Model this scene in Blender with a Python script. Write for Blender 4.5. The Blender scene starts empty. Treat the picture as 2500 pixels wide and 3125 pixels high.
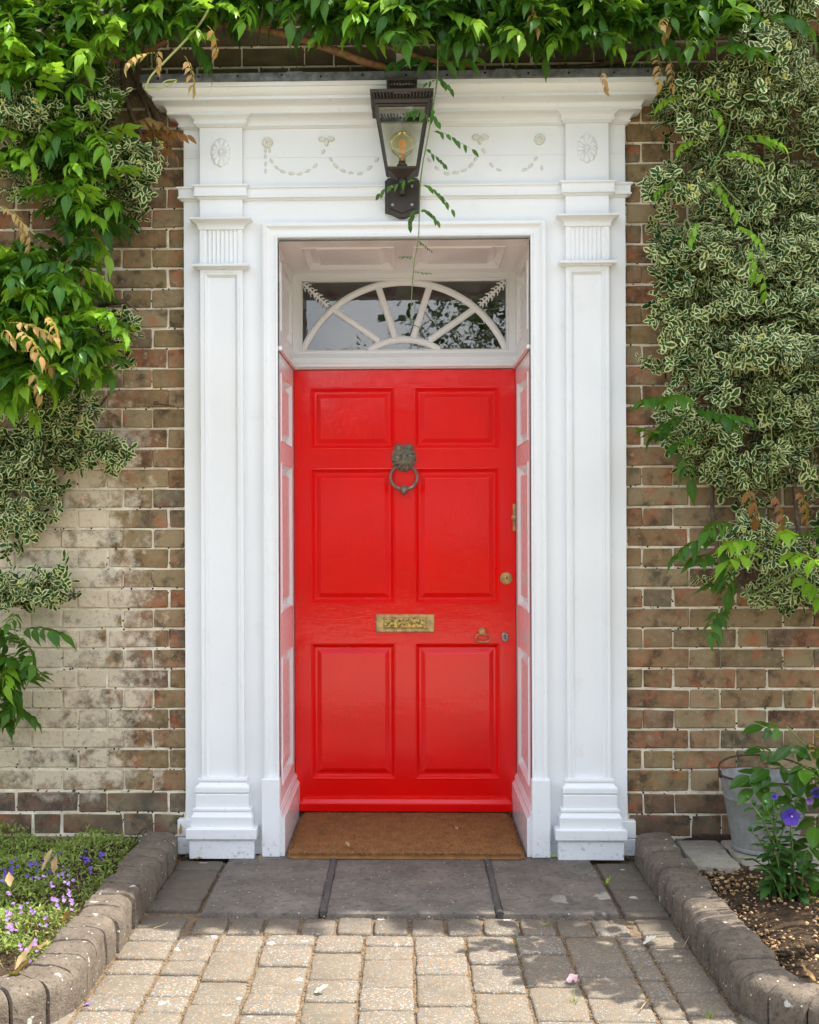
import bpy, math, random
import numpy as np
from mathutils import Vector, Matrix, noise as mnoise

# ---------------------------------------------------------------- scene, camera, sky, sun
S = bpy.context.scene
C = S.collection
rnd = random.Random(7)
NP = np.random.default_rng(11)
PI = math.pi

cam_d = bpy.data.cameras.new('camera'); cam = bpy.data.objects.new('camera', cam_d); C.objects.link(cam)
S.camera = cam
FP, PW, PH = 3700.0, 2500.0, 3125.0
SHX, SHY = 0.034, 0.0088
cam_d.sensor_fit = 'VERTICAL'; cam_d.sensor_height = 36; cam_d.sensor_width = 28.8
cam_d.lens = 36 * FP / PH
cam_d.shift_x, cam_d.shift_y = SHX, SHY
cam_d.clip_start, cam_d.clip_end = 0.05, 500
CAMP = Vector((0.007, -4.52, 1.235))
CR = Matrix.Rotation(math.radians(1.5), 3, 'Z') @ Matrix.Rotation(PI / 2, 3, 'X') @ Matrix.Rotation(math.radians(-0.2), 3, 'Z')
cam.matrix_world = Matrix.Translation(CAMP) @ CR.to_4x4()

SUN = Vector((0.515, 0.100, 0.85)).normalized()
sun_d = bpy.data.lights.new('sun', 'SUN'); sun = bpy.data.objects.new('sun', sun_d); C.objects.link(sun)
sun_d.energy = 3.2; sun_d.angle = math.radians(0.4); sun_d.color = (1.0, 0.94, 0.85)
sun.rotation_euler = SUN.to_track_quat('Z', 'Y').to_euler()

wd = bpy.data.worlds.new('World'); S.world = wd; wd.use_nodes = True
wn = wd.node_tree; wn.nodes.clear()
w_out = wn.nodes.new('ShaderNodeOutputWorld'); w_bg = wn.nodes.new('ShaderNodeBackground')
w_sky = wn.nodes.new('ShaderNodeTexSky'); w_sky.sky_type = 'NISHITA'; w_sky.sun_disc = False
w_sky.sun_elevation = math.asin(SUN.z); w_sky.sun_rotation = math.atan2(SUN.x, SUN.y)
w_sky.air_density = 1.0; w_sky.dust_density = 2.5; w_sky.ozone_density = 1.0
w_tc = wn.nodes.new('ShaderNodeTexCoord'); w_no = wn.nodes.new('ShaderNodeTexNoise')
w_no.inputs['Scale'].default_value = 3.2; w_no.inputs['Detail'].default_value = 7
w_mr = wn.nodes.new('ShaderNodeMapRange'); w_mr.inputs['From Min'].default_value = 0.40; w_mr.inputs['From Max'].default_value = 0.62
w_mr.inputs['To Max'].default_value = 0.85
w_mx = wn.nodes.new('ShaderNodeMix'); w_mx.data_type = 'RGBA'; w_mx.inputs[7].default_value = (8.5, 8.6, 8.8, 1)
wn.links.new(w_tc.outputs['Generated'], w_no.inputs['Vector']); wn.links.new(w_no.outputs['Fac'], w_mr.inputs['Value'])
wn.links.new(w_mr.outputs['Result'], w_mx.inputs[0]); wn.links.new(w_sky.outputs['Color'], w_mx.inputs[6])
wn.links.new(w_mx.outputs[2], w_bg.inputs['Color']); wn.links.new(w_bg.outputs['Background'], w_out.inputs['Surface'])
w_bg.inputs['Strength'].default_value = 0.135

S.view_settings.view_transform = 'Standard'; S.view_settings.look = 'None'
S.view_settings.gamma = 1.0; S.view_settings.exposure = 1.58
S.view_settings.use_curve_mapping = False
S.render.engine = 'CYCLES'
S.cycles.use_denoising = True
S.cycles.max_bounces = 8; S.cycles.diffuse_bounces = 6; S.cycles.glossy_bounces = 4
S.cycles.transparent_max_bounces = 12; S.cycles.sample_clamp_indirect = 6.0

# ---------------------------------------------------------------- helpers: measuring
def ray(px, py):
    v = Vector(((px - PW / 2) / FP + SHX * PH / FP, -(py - PH / 2) / FP + SHY * PH / FP, -1.0))
    return CR @ v
def W(px, py, y):
    """point of the upright plane at depth y that the survey photograph shows at (px, py)"""
    d = ray(px, py); return CAMP + d * ((y - CAMP.y) / d.y)
def G(px, py, z=0.0):
    """same for the level plane at height z"""
    d = ray(px, py); return CAMP + d * ((z - CAMP.z) / d.z)

# ---------------------------------------------------------------- helpers: materials
def nd(nt, t, i=None, **kw):
    n = nt.nodes.new('ShaderNode' + t)
    for k, v in kw.items(): setattr(n, k, v)
    for k, v in (i or {}).items():
        s = n.inputs[k]
        if isinstance(v, bpy.types.NodeSocket): nt.links.new(v, s)
        else: s.default_value = v
    return n
def col(c): return (c[0], c[1], c[2], 1.0)
def mix(nt, f, a, b, blend='MIX'):
    n = nt.nodes.new('ShaderNodeMix'); n.data_type = 'RGBA'; n.blend_type = blend
    for k, v in ((0, f), (6, a), (7, b)):
        if isinstance(v, bpy.types.NodeSocket): nt.links.new(v, n.inputs[k])
        else: n.inputs[k].default_value = col(v) if k else v
    return n.outputs[2]
def mth(nt, op, a, b=0.0, clamp=False):
    n = nt.nodes.new('ShaderNodeMath'); n.operation = op; n.use_clamp = clamp
    for k, v in ((0, a), (1, b)):
        if isinstance(v, bpy.types.NodeSocket): nt.links.new(v, n.inputs[k])
        else: n.inputs[k].default_value = v
    return n.outputs[0]
def ramp(nt, v, lo, hi, a=0.0, b=1.0):
    return nd(nt, 'MapRange', {'Value': v, 'From Min': lo, 'From Max': hi, 'To Min': a, 'To Max': b}).outputs['Result']
def noi(nt, vec, scale, detail=4, w=None, rough=0.55, dist=0.0):
    n = nd(nt, 'TexNoise', {'Scale': scale, 'Detail': detail, 'Roughness': rough, 'Distortion': dist},
           noise_dimensions='4D' if w is not None else '3D')
    if vec is not None: nt.links.new(vec, n.inputs['Vector'])
    if w is not None:
        if isinstance(w, bpy.types.NodeSocket): nt.links.new(w, n.inputs['W'])
        else: n.inputs['W'].default_value = w
    return n.outputs['Fac']
def vor(nt, vec, scale, feature='F1', out='Distance', rand=1.0):
    n = nd(nt, 'TexVoronoi', {'Vector': vec, 'Scale': scale, 'Randomness': rand}, feature=feature)
    return n.outputs[out]
def stretch(nt, vec, s):
    return nd(nt, 'Mapping', {'Vector': vec, 'Scale': s}).outputs['Vector']
def mat(name, base=(.5, .5, .5), rough=.5, metal=0.0, spec=.5):
    m = bpy.data.materials.new(name); m.use_nodes = True; nt = m.node_tree; nt.nodes.clear()
    o = nd(nt, 'OutputMaterial'); b = nd(nt, 'BsdfPrincipled')
    nt.links.new(b.outputs[0], o.inputs[0])
    b.inputs['Base Color'].default_value = col(base); b.inputs['Roughness'].default_value = rough
    b.inputs['Metallic'].default_value = metal; b.inputs['Specular IOR Level'].default_value = spec
    return m, nt, b, o
def lk(nt, s, b, k): nt.links.new(s, b.inputs[k])
def bump(nt, b, h, strength=.3, dist=.002):
    n = nd(nt, 'Bump', {'Height': h, 'Strength': strength, 'Distance': dist}); nt.links.new(n.outputs[0], b.inputs['Normal'])
def pos(nt): return nd(nt, 'NewGeometry').outputs['Position']
def orand(nt): return nd(nt, 'ObjectInfo').outputs['Random']

def m_brick(name, dark):
    m, nt, b, o = mat(name, rough=.92, spec=.2); p = pos(nt); r = orand(nt)
    w = mth(nt, 'MULTIPLY', r, 60.0)
    x = nd(nt, 'SeparateXYZ', {'Vector': p})
    n1 = noi(nt, p, 7, 4, w); n2 = noi(nt, p, 11, 5, mth(nt, 'ADD', w, 11.0)); n3 = noi(nt, p, 16, 6, mth(nt, 'ADD', w, 31.0), .6)
    n4 = noi(nt, p, 13, 8, mth(nt, 'ADD', w, 5.0), .68); n5 = noi(nt, p, 260, 3)
    n6 = noi(nt, p, 48, 6, w, .7)
    r2 = nd(nt, 'TexWhiteNoise', {'W': r}, noise_dimensions='1D').outputs['Value']
    a = mix(nt, ramp(nt, n1, .35, .65), (.32, .225, .105), (.215, .16, .092))
    a = mix(nt, mth(nt, 'MULTIPLY', ramp(nt, r2, .35, .8), .75), a, (.29, .145, .080))
    r3 = nd(nt, 'TexWhiteNoise', {'W': mth(nt, 'ADD', r, 3.7)}, noise_dimensions='1D').outputs['Value']
    a = mix(nt, mth(nt, 'MULTIPLY', ramp(nt, r3, .55, .95), .7), a, (.40, .315, .19))
    a = mix(nt, mth(nt, 'MULTIPLY', ramp(nt, r3, .25, .0), .6), a, (.17, .145, .115))
    a = mix(nt, mth(nt, 'MULTIPLY', ramp(nt, n2, .53, .66), .8), a, (.46, .155, .075))
    a = mix(nt, mth(nt, 'MULTIPLY', ramp(nt, n3, .51, .65), .76), a, (.054, .046, .033))
    a = mix(nt, mth(nt, 'MULTIPLY', ramp(nt, n3, .46, .34), .55), a, (.34, .28, .18))
    # limewash left on the brickwork to the left of the door
    side = ramp(nt, x.outputs['X'], -.86, -1.16)
    low = mth(nt, 'MULTIPLY', ramp(nt, x.outputs['Z'], 2.0, 1.35), ramp(nt, x.outputs['Z'], .18, .30))
    amt = mth(nt, 'MULTIPLY', side, low)
    thr = mth(nt, 'SUBTRACT', .66, mth(nt, 'MULTIPLY', amt, .36))
    thr = mth(nt, 'SUBTRACT', thr, mth(nt, 'MULTIPLY', mth(nt, 'MULTIPLY', mth(nt, 'SUBTRACT', r2, .35), ramp(nt, x.outputs['X'], 0, -1)), .17))
    wsh = mth(nt, 'MULTIPLY', mth(nt, 'SUBTRACT', mth(nt, 'ADD', n4, mth(nt, 'MULTIPLY', mth(nt, 'SUBTRACT', n6, .5), .35)), thr), 5.5, True)
    a = mix(nt, mth(nt, 'MULTIPLY', wsh, .85), a, mix(nt, n6, (.58, .50, .39), (.88, .82, .68)))
    a = mix(nt, mth(nt, 'MULTIPLY', ramp(nt, n6, .54, .66), .45), a, (.44, .38, .27))
    a = mix(nt, mth(nt, 'MULTIPLY', ramp(nt, n6, .44, .32), .28), a, (.070, .058, .040))
    a = mix(nt, .35, a, mix(nt, n5, (.03, .03, .03), (.5, .45, .38)), 'OVERLAY')
    alg_shade = mth(nt, 'MULTIPLY', mth(nt, 'MULTIPLY', ramp(nt, x.outputs['Z'], 2.82, 2.90), ramp(nt, mth(nt, 'ABSOLUTE', x.outputs['X']), 1.25, .9)), ramp(nt, n2, .2, .55, .45, .85))
    a = mix(nt, alg_shade, a, (.055, .052, .028))  # algae tint above the flashing, with the shade under the climber painted in
    if dark:
        a = mix(nt, ramp(nt, n1, .3, .62, .75, .15), a, (.040, .040, .043))
    lk(nt, a, b, 'Base Color'); bump(nt, b, mth(nt, 'ADD', mth(nt, 'MULTIPLY', n5, .5), n3), .5, .004)
    return m
def m_mortar():
    m, nt, b, o = mat('lime_mortar', rough=.95, spec=.1); p = pos(nt)
    n = noi(nt, p, 18, 6); n2 = noi(nt, p, 120, 3)
    a = mix(nt, ramp(nt, n, .35, .7), (.82, .76, .62), (.54, .47, .36))
    a = mix(nt, .4, a, mix(nt, n2, (.1, .1, .1), (.7, .7, .7)), 'OVERLAY')
    d = vor(nt, stretch(nt, p, (1, .02, 1)), 52)
    a = mix(nt, ramp(nt, d, .24, .17), a, (.012, .010, .008))
    lk(nt, a, b, 'Base Color'); bump(nt, b, n2, .6, .003); return m
def m_white(name, rough=.32, grain=.0, base=(.80, .81, .82)):
    m, nt, b, o = mat(name, base, rough); p = pos(nt)
    n1 = noi(nt, stretch(nt, p, (60, 60, 4)), 3.0, 4, rough=.6); n2 = noi(nt, p, 40, 4); n3 = noi(nt, p, 3.0, 5)
    dirt = noi(nt, p, 9, 7, rough=.7)
    a = mix(nt, ramp(nt, n3, .3, .75), base, tuple(c * .94 for c in base))
    a = mix(nt, mth(nt, 'MULTIPLY', ramp(nt, dirt, .60, .76), .22), a, (.52, .49, .42))
    z = nd(nt, 'SeparateXYZ', {'Vector': p}).outputs['Z']
    spl = mth(nt, 'MULTIPLY', ramp(nt, z, .11, .0), ramp(nt, noi(nt, p, 55, 5, rough=.7), .56, .66))
    a = mix(nt, mth(nt, 'MULTIPLY', spl, .7), a, (.22, .20, .17))
    chip = mth(nt, 'LESS_THAN', vor(nt, p, 38), .055)
    a = mix(nt, mth(nt, 'MULTIPLY', chip, .35), a, (.33, .31, .28))
    lk(nt, a, b, 'Base Color')
    lk(nt, ramp(nt, n2, .3, .7, rough - .06, rough + .08), b, 'Roughness')
    bump(nt, b, mth(nt, 'ADD', mth(nt, 'MULTIPLY', n1, .35 + .45 * grain), mth(nt, 'MULTIPLY', n2, .35)), .16 + .10 * grain, .0014); return m
def m_red():
    m, nt, b, o = mat('red_gloss_paint', (.70, .004, .006), .10, spec=.12); p = pos(nt)
    n1 = noi(nt, stretch(nt, p, (45, 45, 5)), 4.0, 4, rough=.6); n2 = noi(nt, stretch(nt, p, (6, 6, 60)), 3.0, 4); n3 = noi(nt, p, 5.5, 5)
    n4 = noi(nt, p, 90, 3)
    a = mix(nt, ramp(nt, n3, .3, .7), (.93, .0025, .002), (.85, .0025, .004))
    a = mix(nt, mth(nt, 'MULTIPLY', ramp(nt, n1, .55, .75), .25), a, (.86, .010, .005))
    lk(nt, a, b, 'Base Color'); lk(nt, ramp(nt, noi(nt, p, 14, 5), .3, .7, .022, .075), b, 'Roughness')
    h = mth(nt, 'ADD', mth(nt, 'ADD', n1, mth(nt, 'MULTIPLY', n2, .35)), mth(nt, 'ADD', mth(nt, 'MULTIPLY', n4, .25), mth(nt, 'MULTIPLY', n3, .6)))
    bump(nt, b, h, .30, .0028)
    b.inputs['Coat Weight'].default_value = .85; b.inputs['Coat Roughness'].default_value = .018; b.inputs['Coat IOR'].default_value = 1.48
    hc = mth(nt, 'ADD', mth(nt, 'ADD', mth(nt, 'MULTIPLY', n1, .5), mth(nt, 'MULTIPLY', n2, .25)), mth(nt, 'ADD', mth(nt, 'MULTIPLY', n3, 1.6), mth(nt, 'MULTIPLY', noi(nt, p, 26, 3), .6)))
    cn = nd(nt, 'Bump', {'Height': hc, 'Strength': .30, 'Distance': .0022}); nt.links.new(cn.outputs[0], b.inputs['Coat Normal']); return m
def m_metal(name, c1, c2, rough=.4, metal=1.0, scale=40, lo=.4, hi=.65):
    m, nt, b, o = mat(name, c1, rough, metal); p = pos(nt)
    n = noi(nt, p, scale, 6, rough=.65)
    f = ramp(nt, n, lo, hi)
    lk(nt, mix(nt, f, c1, c2), b, 'Base Color'); lk(nt, ramp(nt, n, .3, .7, rough, min(1, rough + .3)), b, 'Roughness')
    bump(nt, b, n, .25, .002); return m
def m_paver():
    m, nt, b, o = mat('exposed_aggregate_paver', rough=.9, spec=.25); p = pos(nt); r = orand(nt)
    vc = nd(nt, 'TexVoronoi', {'Vector': p, 'Scale': 230.0}); c = nd(nt, 'SeparateColor', {'Color': vc.outputs['Color']})
    g = mix(nt, c.outputs[0], (.150, .128, .094), (.225, .203, .165))
    g = mix(nt, mth(nt, 'GREATER_THAN', c.outputs[1], .86), g, (.30, .17, .08))
    g = mix(nt, mth(nt, 'GREATER_THAN', c.outputs[2], .91), g, (.33, .315, .285))
    g = mix(nt, mth(nt, 'LESS_THAN', c.outputs[2], .16), g, (.16, .15, .14))
    n1 = noi(nt, p, 8, 6, mth(nt, 'MULTIPLY', r, 30.0), .65); n2 = noi(nt, p, 30, 5)
    g = mix(nt, mth(nt, 'MULTIPLY', ramp(nt, r, .1, .95), .45), g, (.165, .135, .092))
    g = mix(nt, mth(nt, 'MULTIPLY', ramp(nt, n1, .50, .72), .50), g, (.105, .088, .064))
    x = nd(nt, 'SeparateXYZ', {'Vector': p})
    wall_shade = mth(nt, 'MULTIPLY', ramp(nt, x.outputs['Y'], -.90, -.70), ramp(nt, n2, .25, .6, .75, 1.0))
    g = mix(nt, mth(nt, 'MULTIPLY', wall_shade, .75), g, (.085, .072, .056))  # shade of the house painted into the pavers near the door
    lich = mth(nt, 'MULTIPLY', mth(nt, 'LESS_THAN', vor(nt, mix(nt, .04, p, nd(nt, 'TexNoise', {'Vector': p, 'Scale': 30.0}).outputs['Color']), 7.5), .10), .6)
    g = mix(nt, lich, g, (.58, .55, .47))
    lk(nt, g, b, 'Base Color'); h = mth(nt, 'SUBTRACT', mth(nt, 'MULTIPLY', n1, 1.2), mth(nt, 'MULTIPLY', vc.outputs['Distance'], 1.0))
    bump(nt, b, h, .6, .003); return m
def m_stone(name, c1, c2, c3, sc=1.0, lichen=0.0, grit=140, lpos=None, lsc=5.5, lr=.17, lc=((.30, .29, .25), (.46, .44, .38))):
    m, nt, b, o = mat(name, rough=.88, spec=.25); p = pos(nt); r = orand(nt)
    n1 = noi(nt, p, 6 * sc, 7, mth(nt, 'MULTIPLY', r, 20.0), .65); n2 = noi(nt, p, 28 * sc, 5); n3 = noi(nt, p, grit, 3)
    a = mix(nt, ramp(nt, n1, .32, .68), c1, c2); a = mix(nt, mth(nt, 'MULTIPLY', ramp(nt, n2, .52, .7), .7), a, c3)
    a = mix(nt, .45, a, mix(nt, n3, (.05, .05, .05), (.8, .8, .8)), 'OVERLAY')
    fl = mth(nt, 'LESS_THAN', vor(nt, p, 34), .09)
    a = mix(nt, mth(nt, 'MULTIPLY', fl, .75), a, (.62, .6, .55))
    if lichen:
        d = vor(nt, mix(nt, .10, p, nd(nt, 'TexNoise', {'Vector': p, 'Scale': 14.0, 'Detail': 4.0}).outputs['Color']), lsc)
        k = ramp(nt, d, lr + .03, lr)
        if lpos:
            x = nd(nt, 'SeparateXYZ', {'Vector': p})
            k = mth(nt, 'MULTIPLY', k, ramp(nt, mth(nt, 'SUBTRACT', x.outputs['X'], x.outputs['Y']), lpos[0], lpos[1]))
        a = mix(nt, mth(nt, 'MULTIPLY', k, lichen), a, mix(nt, n2, *lc))
    lk(nt, a, b, 'Base Color'); bump(nt, b, mth(nt, 'ADD', mth(nt, 'ADD', n1, n2), mth(nt, 'MULTIPLY', n3, .6)), .7, .006); return m
def m_soil():
    m, nt, b, o = mat('dark_garden_soil', rough=.97, spec=.1); p = pos(nt)
    n = noi(nt, p, 30, 7, rough=.7); n2 = noi(nt, p, 110, 4)
    a = mix(nt, ramp(nt, n, .35, .65), (.030, .020, .013), (.085, .058, .036)); a = mix(nt, ramp(nt, n2, .58, .7), a, (.16, .10, .05))
    lk(nt, a, b, 'Base Color'); bump(nt, b, mth(nt, 'ADD', n, n2), 1.0, .012); return m
def m_leaf(name, c1, c2, trans=.25, rough=.38, c3=None, vein=.0):
    """c1..c2 by leaf, per vertex 'tint'; c3 is a cream margin where the vertex value 'edge' is high"""
    m, nt, b, o = mat(name, c1, rough, spec=.28)
    t = nd(nt, 'Attribute', attribute_name='tint').outputs['Fac']; r = orand(nt)
    f = mth(nt, 'FRACT', mth(nt, 'ADD', t, r)); a = mix(nt, f, c1, c2)
    p = pos(nt); e = nd(nt, 'Attribute', attribute_name='edge').outputs['Fac']
    if c3:
        n = noi(nt, p, 75, 3)
        k = mth(nt, 'ADD', e, mth(nt, 'MULTIPLY', mth(nt, 'SUBTRACT', n, .5), .75))
        k = mth(nt, 'ADD', k, mth(nt, 'MULTIPLY', mth(nt, 'SUBTRACT', f, .5), .35))
        a = mix(nt, ramp(nt, k, .57, .68), a, mix(nt, f, c3, tuple(c * .82 for c in c3)))
    else:
        a = mix(nt, ramp(nt, e, .10, .0, 0, .35), a, tuple(min(1, c * 1.9) for c in c2))
        a = mix(nt, .3, a, mix(nt, noi(nt, p, 45, 4), (.2, .2, .2), (.8, .8, .8)), 'OVERLAY')
    lk(nt, a, b, 'Base Color')
    tr = nd(nt, 'BsdfTranslucent'); lk(nt, mix(nt, .5, a, (.35, .55, .03), 'MIX') if not c3 else a, tr, 'Color')
    mx = nd(nt, 'MixShader', {'Fac': trans}); nt.links.new(b.outputs[0], mx.inputs[1]); nt.links.new(tr.outputs[0], mx.inputs[2])
    nt.links.new(mx.outputs[0], o.inputs[0]); return m
def m_plain(name, c1, c2, rough=.8, scale=30, bs=.4, spec=.3):
    m, nt, b, o = mat(name, c1, rough, spec=spec); p = pos(nt); n = noi(nt, p, scale, 5)
    lk(nt, mix(nt, ramp(nt, n, .35, .65), c1, c2), b, 'Base Color'); bump(nt, b, n, bs, .003); return m
def m_glass(name, tint=(1, 1, 1), ior=1.5, dirt=.04, k=1.9):
    m = bpy.data.materials.new(name); m.use_nodes = True; nt = m.node_tree; nt.nodes.clear()
    o = nd(nt, 'OutputMaterial'); tr = nd(nt, 'BsdfTransparent', {'Color': col(tint)}); gl = nd(nt, 'BsdfGlossy', {'Roughness': .015, 'Color': (1, 1, 1, 1)})
    p = pos(nt); n = nd(nt, 'Bump', {'Height': noi(nt, p, 7, 3), 'Strength': .12, 'Distance': .004}); nt.links.new(n.outputs[0], gl.inputs['Normal'])
    fr = nd(nt, 'Fresnel', {'IOR': ior}); mx = nd(nt, 'MixShader'); nt.links.new(mth(nt, 'MULTIPLY', fr.outputs[0], k, True), mx.inputs[0])
    nt.links.new(tr.outputs[0], mx.inputs[1]); nt.links.new(gl.outputs[0], mx.inputs[2])
    df = nd(nt, 'BsdfDiffuse', {'Color': (.55, .55, .5, 1)}); m2 = nd(nt, 'MixShader')
    nt.links.new(mth(nt, 'MULTIPLY', ramp(nt, noi(nt, p, 16, 6, rough=.7), .45, .75), dirt), m2.inputs[0])
    nt.links.new(mx.outputs[0], m2.inputs[1]); nt.links.new(df.outputs[0], m2.inputs[2]); nt.links.new(m2.outputs[0], o.inputs[0]); return m

M = {}
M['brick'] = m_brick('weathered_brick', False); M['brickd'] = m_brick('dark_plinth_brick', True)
M['mortar'] = m_mortar()
M['white'] = m_white('white_paint'); M['whitew'] = m_white('white_painted_wood_grain', .36, .8)
M['ivory'] = m_white('dusty_white_plaster', .4, 0.0, (.70, .685, .63))
M['gloss'] = m_white('white_gloss_paint', .17, 0.0, (.80, .80, .80))
M['red'] = m_red()
M['lead'] = m_metal('grey_lead_flashing', (.20, .21, .22), (.10, .105, .11), .5, .6, 30)
M['bronze'] = m_metal('aged_bronze', (.34, .30, .19), (.13, .145, .125), .35, .45, 70, .35, .6)
M['brass'] = m_metal('tarnished_brass', (.62, .46, .18), (.30, .24, .13), .28, .6, 45)
M['brassw'] = m_metal('worn_brass_flap', (.74, .52, .13), (.20, .14, .06), .35, .5, 90, .46, .56)
M['steel'] = m_metal('worn_steel', (.50, .50, .48), (.16, .15, .14), .3, .95, 90)
M['lantern'] = m_metal('weathered_copper', (.050, .046, .042), (.080, .056, .042), .42, .5, 45, .45, .7)
M['zinc'] = m_metal('galvanised_zinc', (.33, .33, .315), (.23, .23, .22), .5, .4, 26, .3, .7)
M['rust'] = m_metal('rusty_iron', (.085, .048, .032), (.035, .030, .027), .7, .3, 60)
M['black'] = mat('black_void', (.006, .006, .006), .9)[0]
M['paver'] = m_paver()
M['flag'] = m_stone('dark_sandstone_flag', (.110, .098, .084), (.215, .185, .153), (.068, .060, .053), 1.5, .85, 150, (.85, 1.22))
M['joint'] = m_stone('grey_mortar_fillet', (.12, .11, .10), (.075, .07, .065), (.05, .05, .045), 2)
M['kerb'] = m_stone('mossy_concrete_kerb', (.195, .158, .120), (.108, .087, .067), (.046, .038, .030), 3.2, .85, 210, None, 12.0, .10, ((.42, .40, .35), (.62, .60, .55)))
M['pale'] = m_stone('pale_concrete', (.34, .31, .26), (.25, .23, .19), (.17, .15, .12), 1.3)
M['soil'] = m_soil()
M['sand'] = m_plain('joint_debris', (.085, .064, .042), (.21, .145, .085), .95, 60, .9)
M['gravel'] = m_plain('pale_gravel', (.46, .40, .31), (.33, .28, .21), .95, 60, .8)
M['grass'] = m_plain('lawn', (.05, .085, .02), (.08, .11, .03), .95, 25, .8)
M['coir'] = m_plain('coir_brown', (.30, .145, .055), (.22, .108, .044), .97, 26, .6, .05)
M['coird'] = m_plain('dark_coir', (.13, .066, .028), (.09, .048, .022), .97); M['coirl'] = m_plain('light_coir', (.44, .25, .11), (.36, .19, .075), .97)
M['bark'] = m_plain('grey_brown_bark', (.17, .125, .085), (.085, .062, .045), .9, 60, .8)
M['barko'] = m_plain('orange_brown_bark', (.30, .165, .075), (.16, .095, .05), .85, 50, .7)
M['stem'] = m_plain('green_stem', (.16, .22, .05), (.10, .16, .035), .6, 30, .2)
M['pstem'] = m_plain('pale_shoot', (.42, .46, .16), (.36, .36, .14), .5, 30, .2)
M['wist'] = m_leaf('wisteria_leaf', (.016, .072, .008), (.060, .165, .014), .30, .40)
M['wisty'] = m_leaf('young_sunlit_wisteria_leaf', (.12, .30, .014), (.24, .42, .03), .40, .36)  # young leaf colour, also used to paint sunlit tips on the climber
M['bronzeleaf'] = m_leaf('bronze_young_leaf', (.21, .072, .024), (.30, .12, .035), .3, .4)
M['goldleaf'] = m_leaf('golden_young_leaf', (.42, .22, .06), (.46, .30, .12), .3, .35)
M['vari'] = m_leaf('variegated_leaf', (.014, .060, .012), (.052, .125, .018), .22, .46, (.74, .75, .36))
M['bud'] = m_plain('yellow_green_bud', (.42, .45, .10), (.52, .50, .16), .6, 60, .2)
M['herb'] = m_leaf('bellflower_leaf', (.018, .066, .013), (.05, .13, .026), .22, .4)
M['rose'] = m_leaf('glossy_rose_leaf', (.022, .075, .010), (.07, .17, .017), .28, .20)
M['cover'] = m_leaf('ground_cover_leaf', (.11, .20, .028), (.30, .36, .09), .3, .55)
M['coverd'] = m_leaf('dry_grass_blade', (.32, .22, .10), (.48, .38, .20), .3, .7)
M['purple'] = m_leaf('purple_petal', (.085, .035, .46), (.17, .07, .55), .35, .55)
M['lilac'] = m_leaf('lilac_petal', (.30, .14, .52), (.44, .25, .62), .35, .55)
M['dry'] = m_leaf('dry_leaf', (.34, .19, .08), (.52, .36, .18), .2, .75)
M['petal'] = m_leaf('white_petal', (.80, .74, .66), (.82, .80, .76), .3, .5)
M['pink'] = m_leaf('pink_petal', (.70, .40, .48), (.75, .55, .6), .3, .5)
M['glass'] = m_glass('old_window_glass', (.86, .9, .9), 1.6, .10); M['lglass'] = m_glass('lantern_glass', (.95, .96, .92), 1.4, .14, 1.4)
M['amber'] = m_glass('amber_bulb_glass', (.985, .93, .70), 1.35, .01, .8)
M['filament'] = mat('orange_filament', (.8, .30, .05), .5)[0]
M['filament'].node_tree.nodes['Principled BSDF'].inputs['Emission Color'].default_value = (1, .38, .06, 1); M['filament'].node_tree.nodes['Principled BSDF'].inputs['Emission Strength'].default_value = .04
M['hall'] = m_plain('dim_hall_wall', (.10, .095, .085), (.08, .075, .068), .8, 4, .1)
M['pebble'] = m_leaf('tan_pebble', (.24, .13, .055), (.55, .37, .19), .0, .7)

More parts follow.
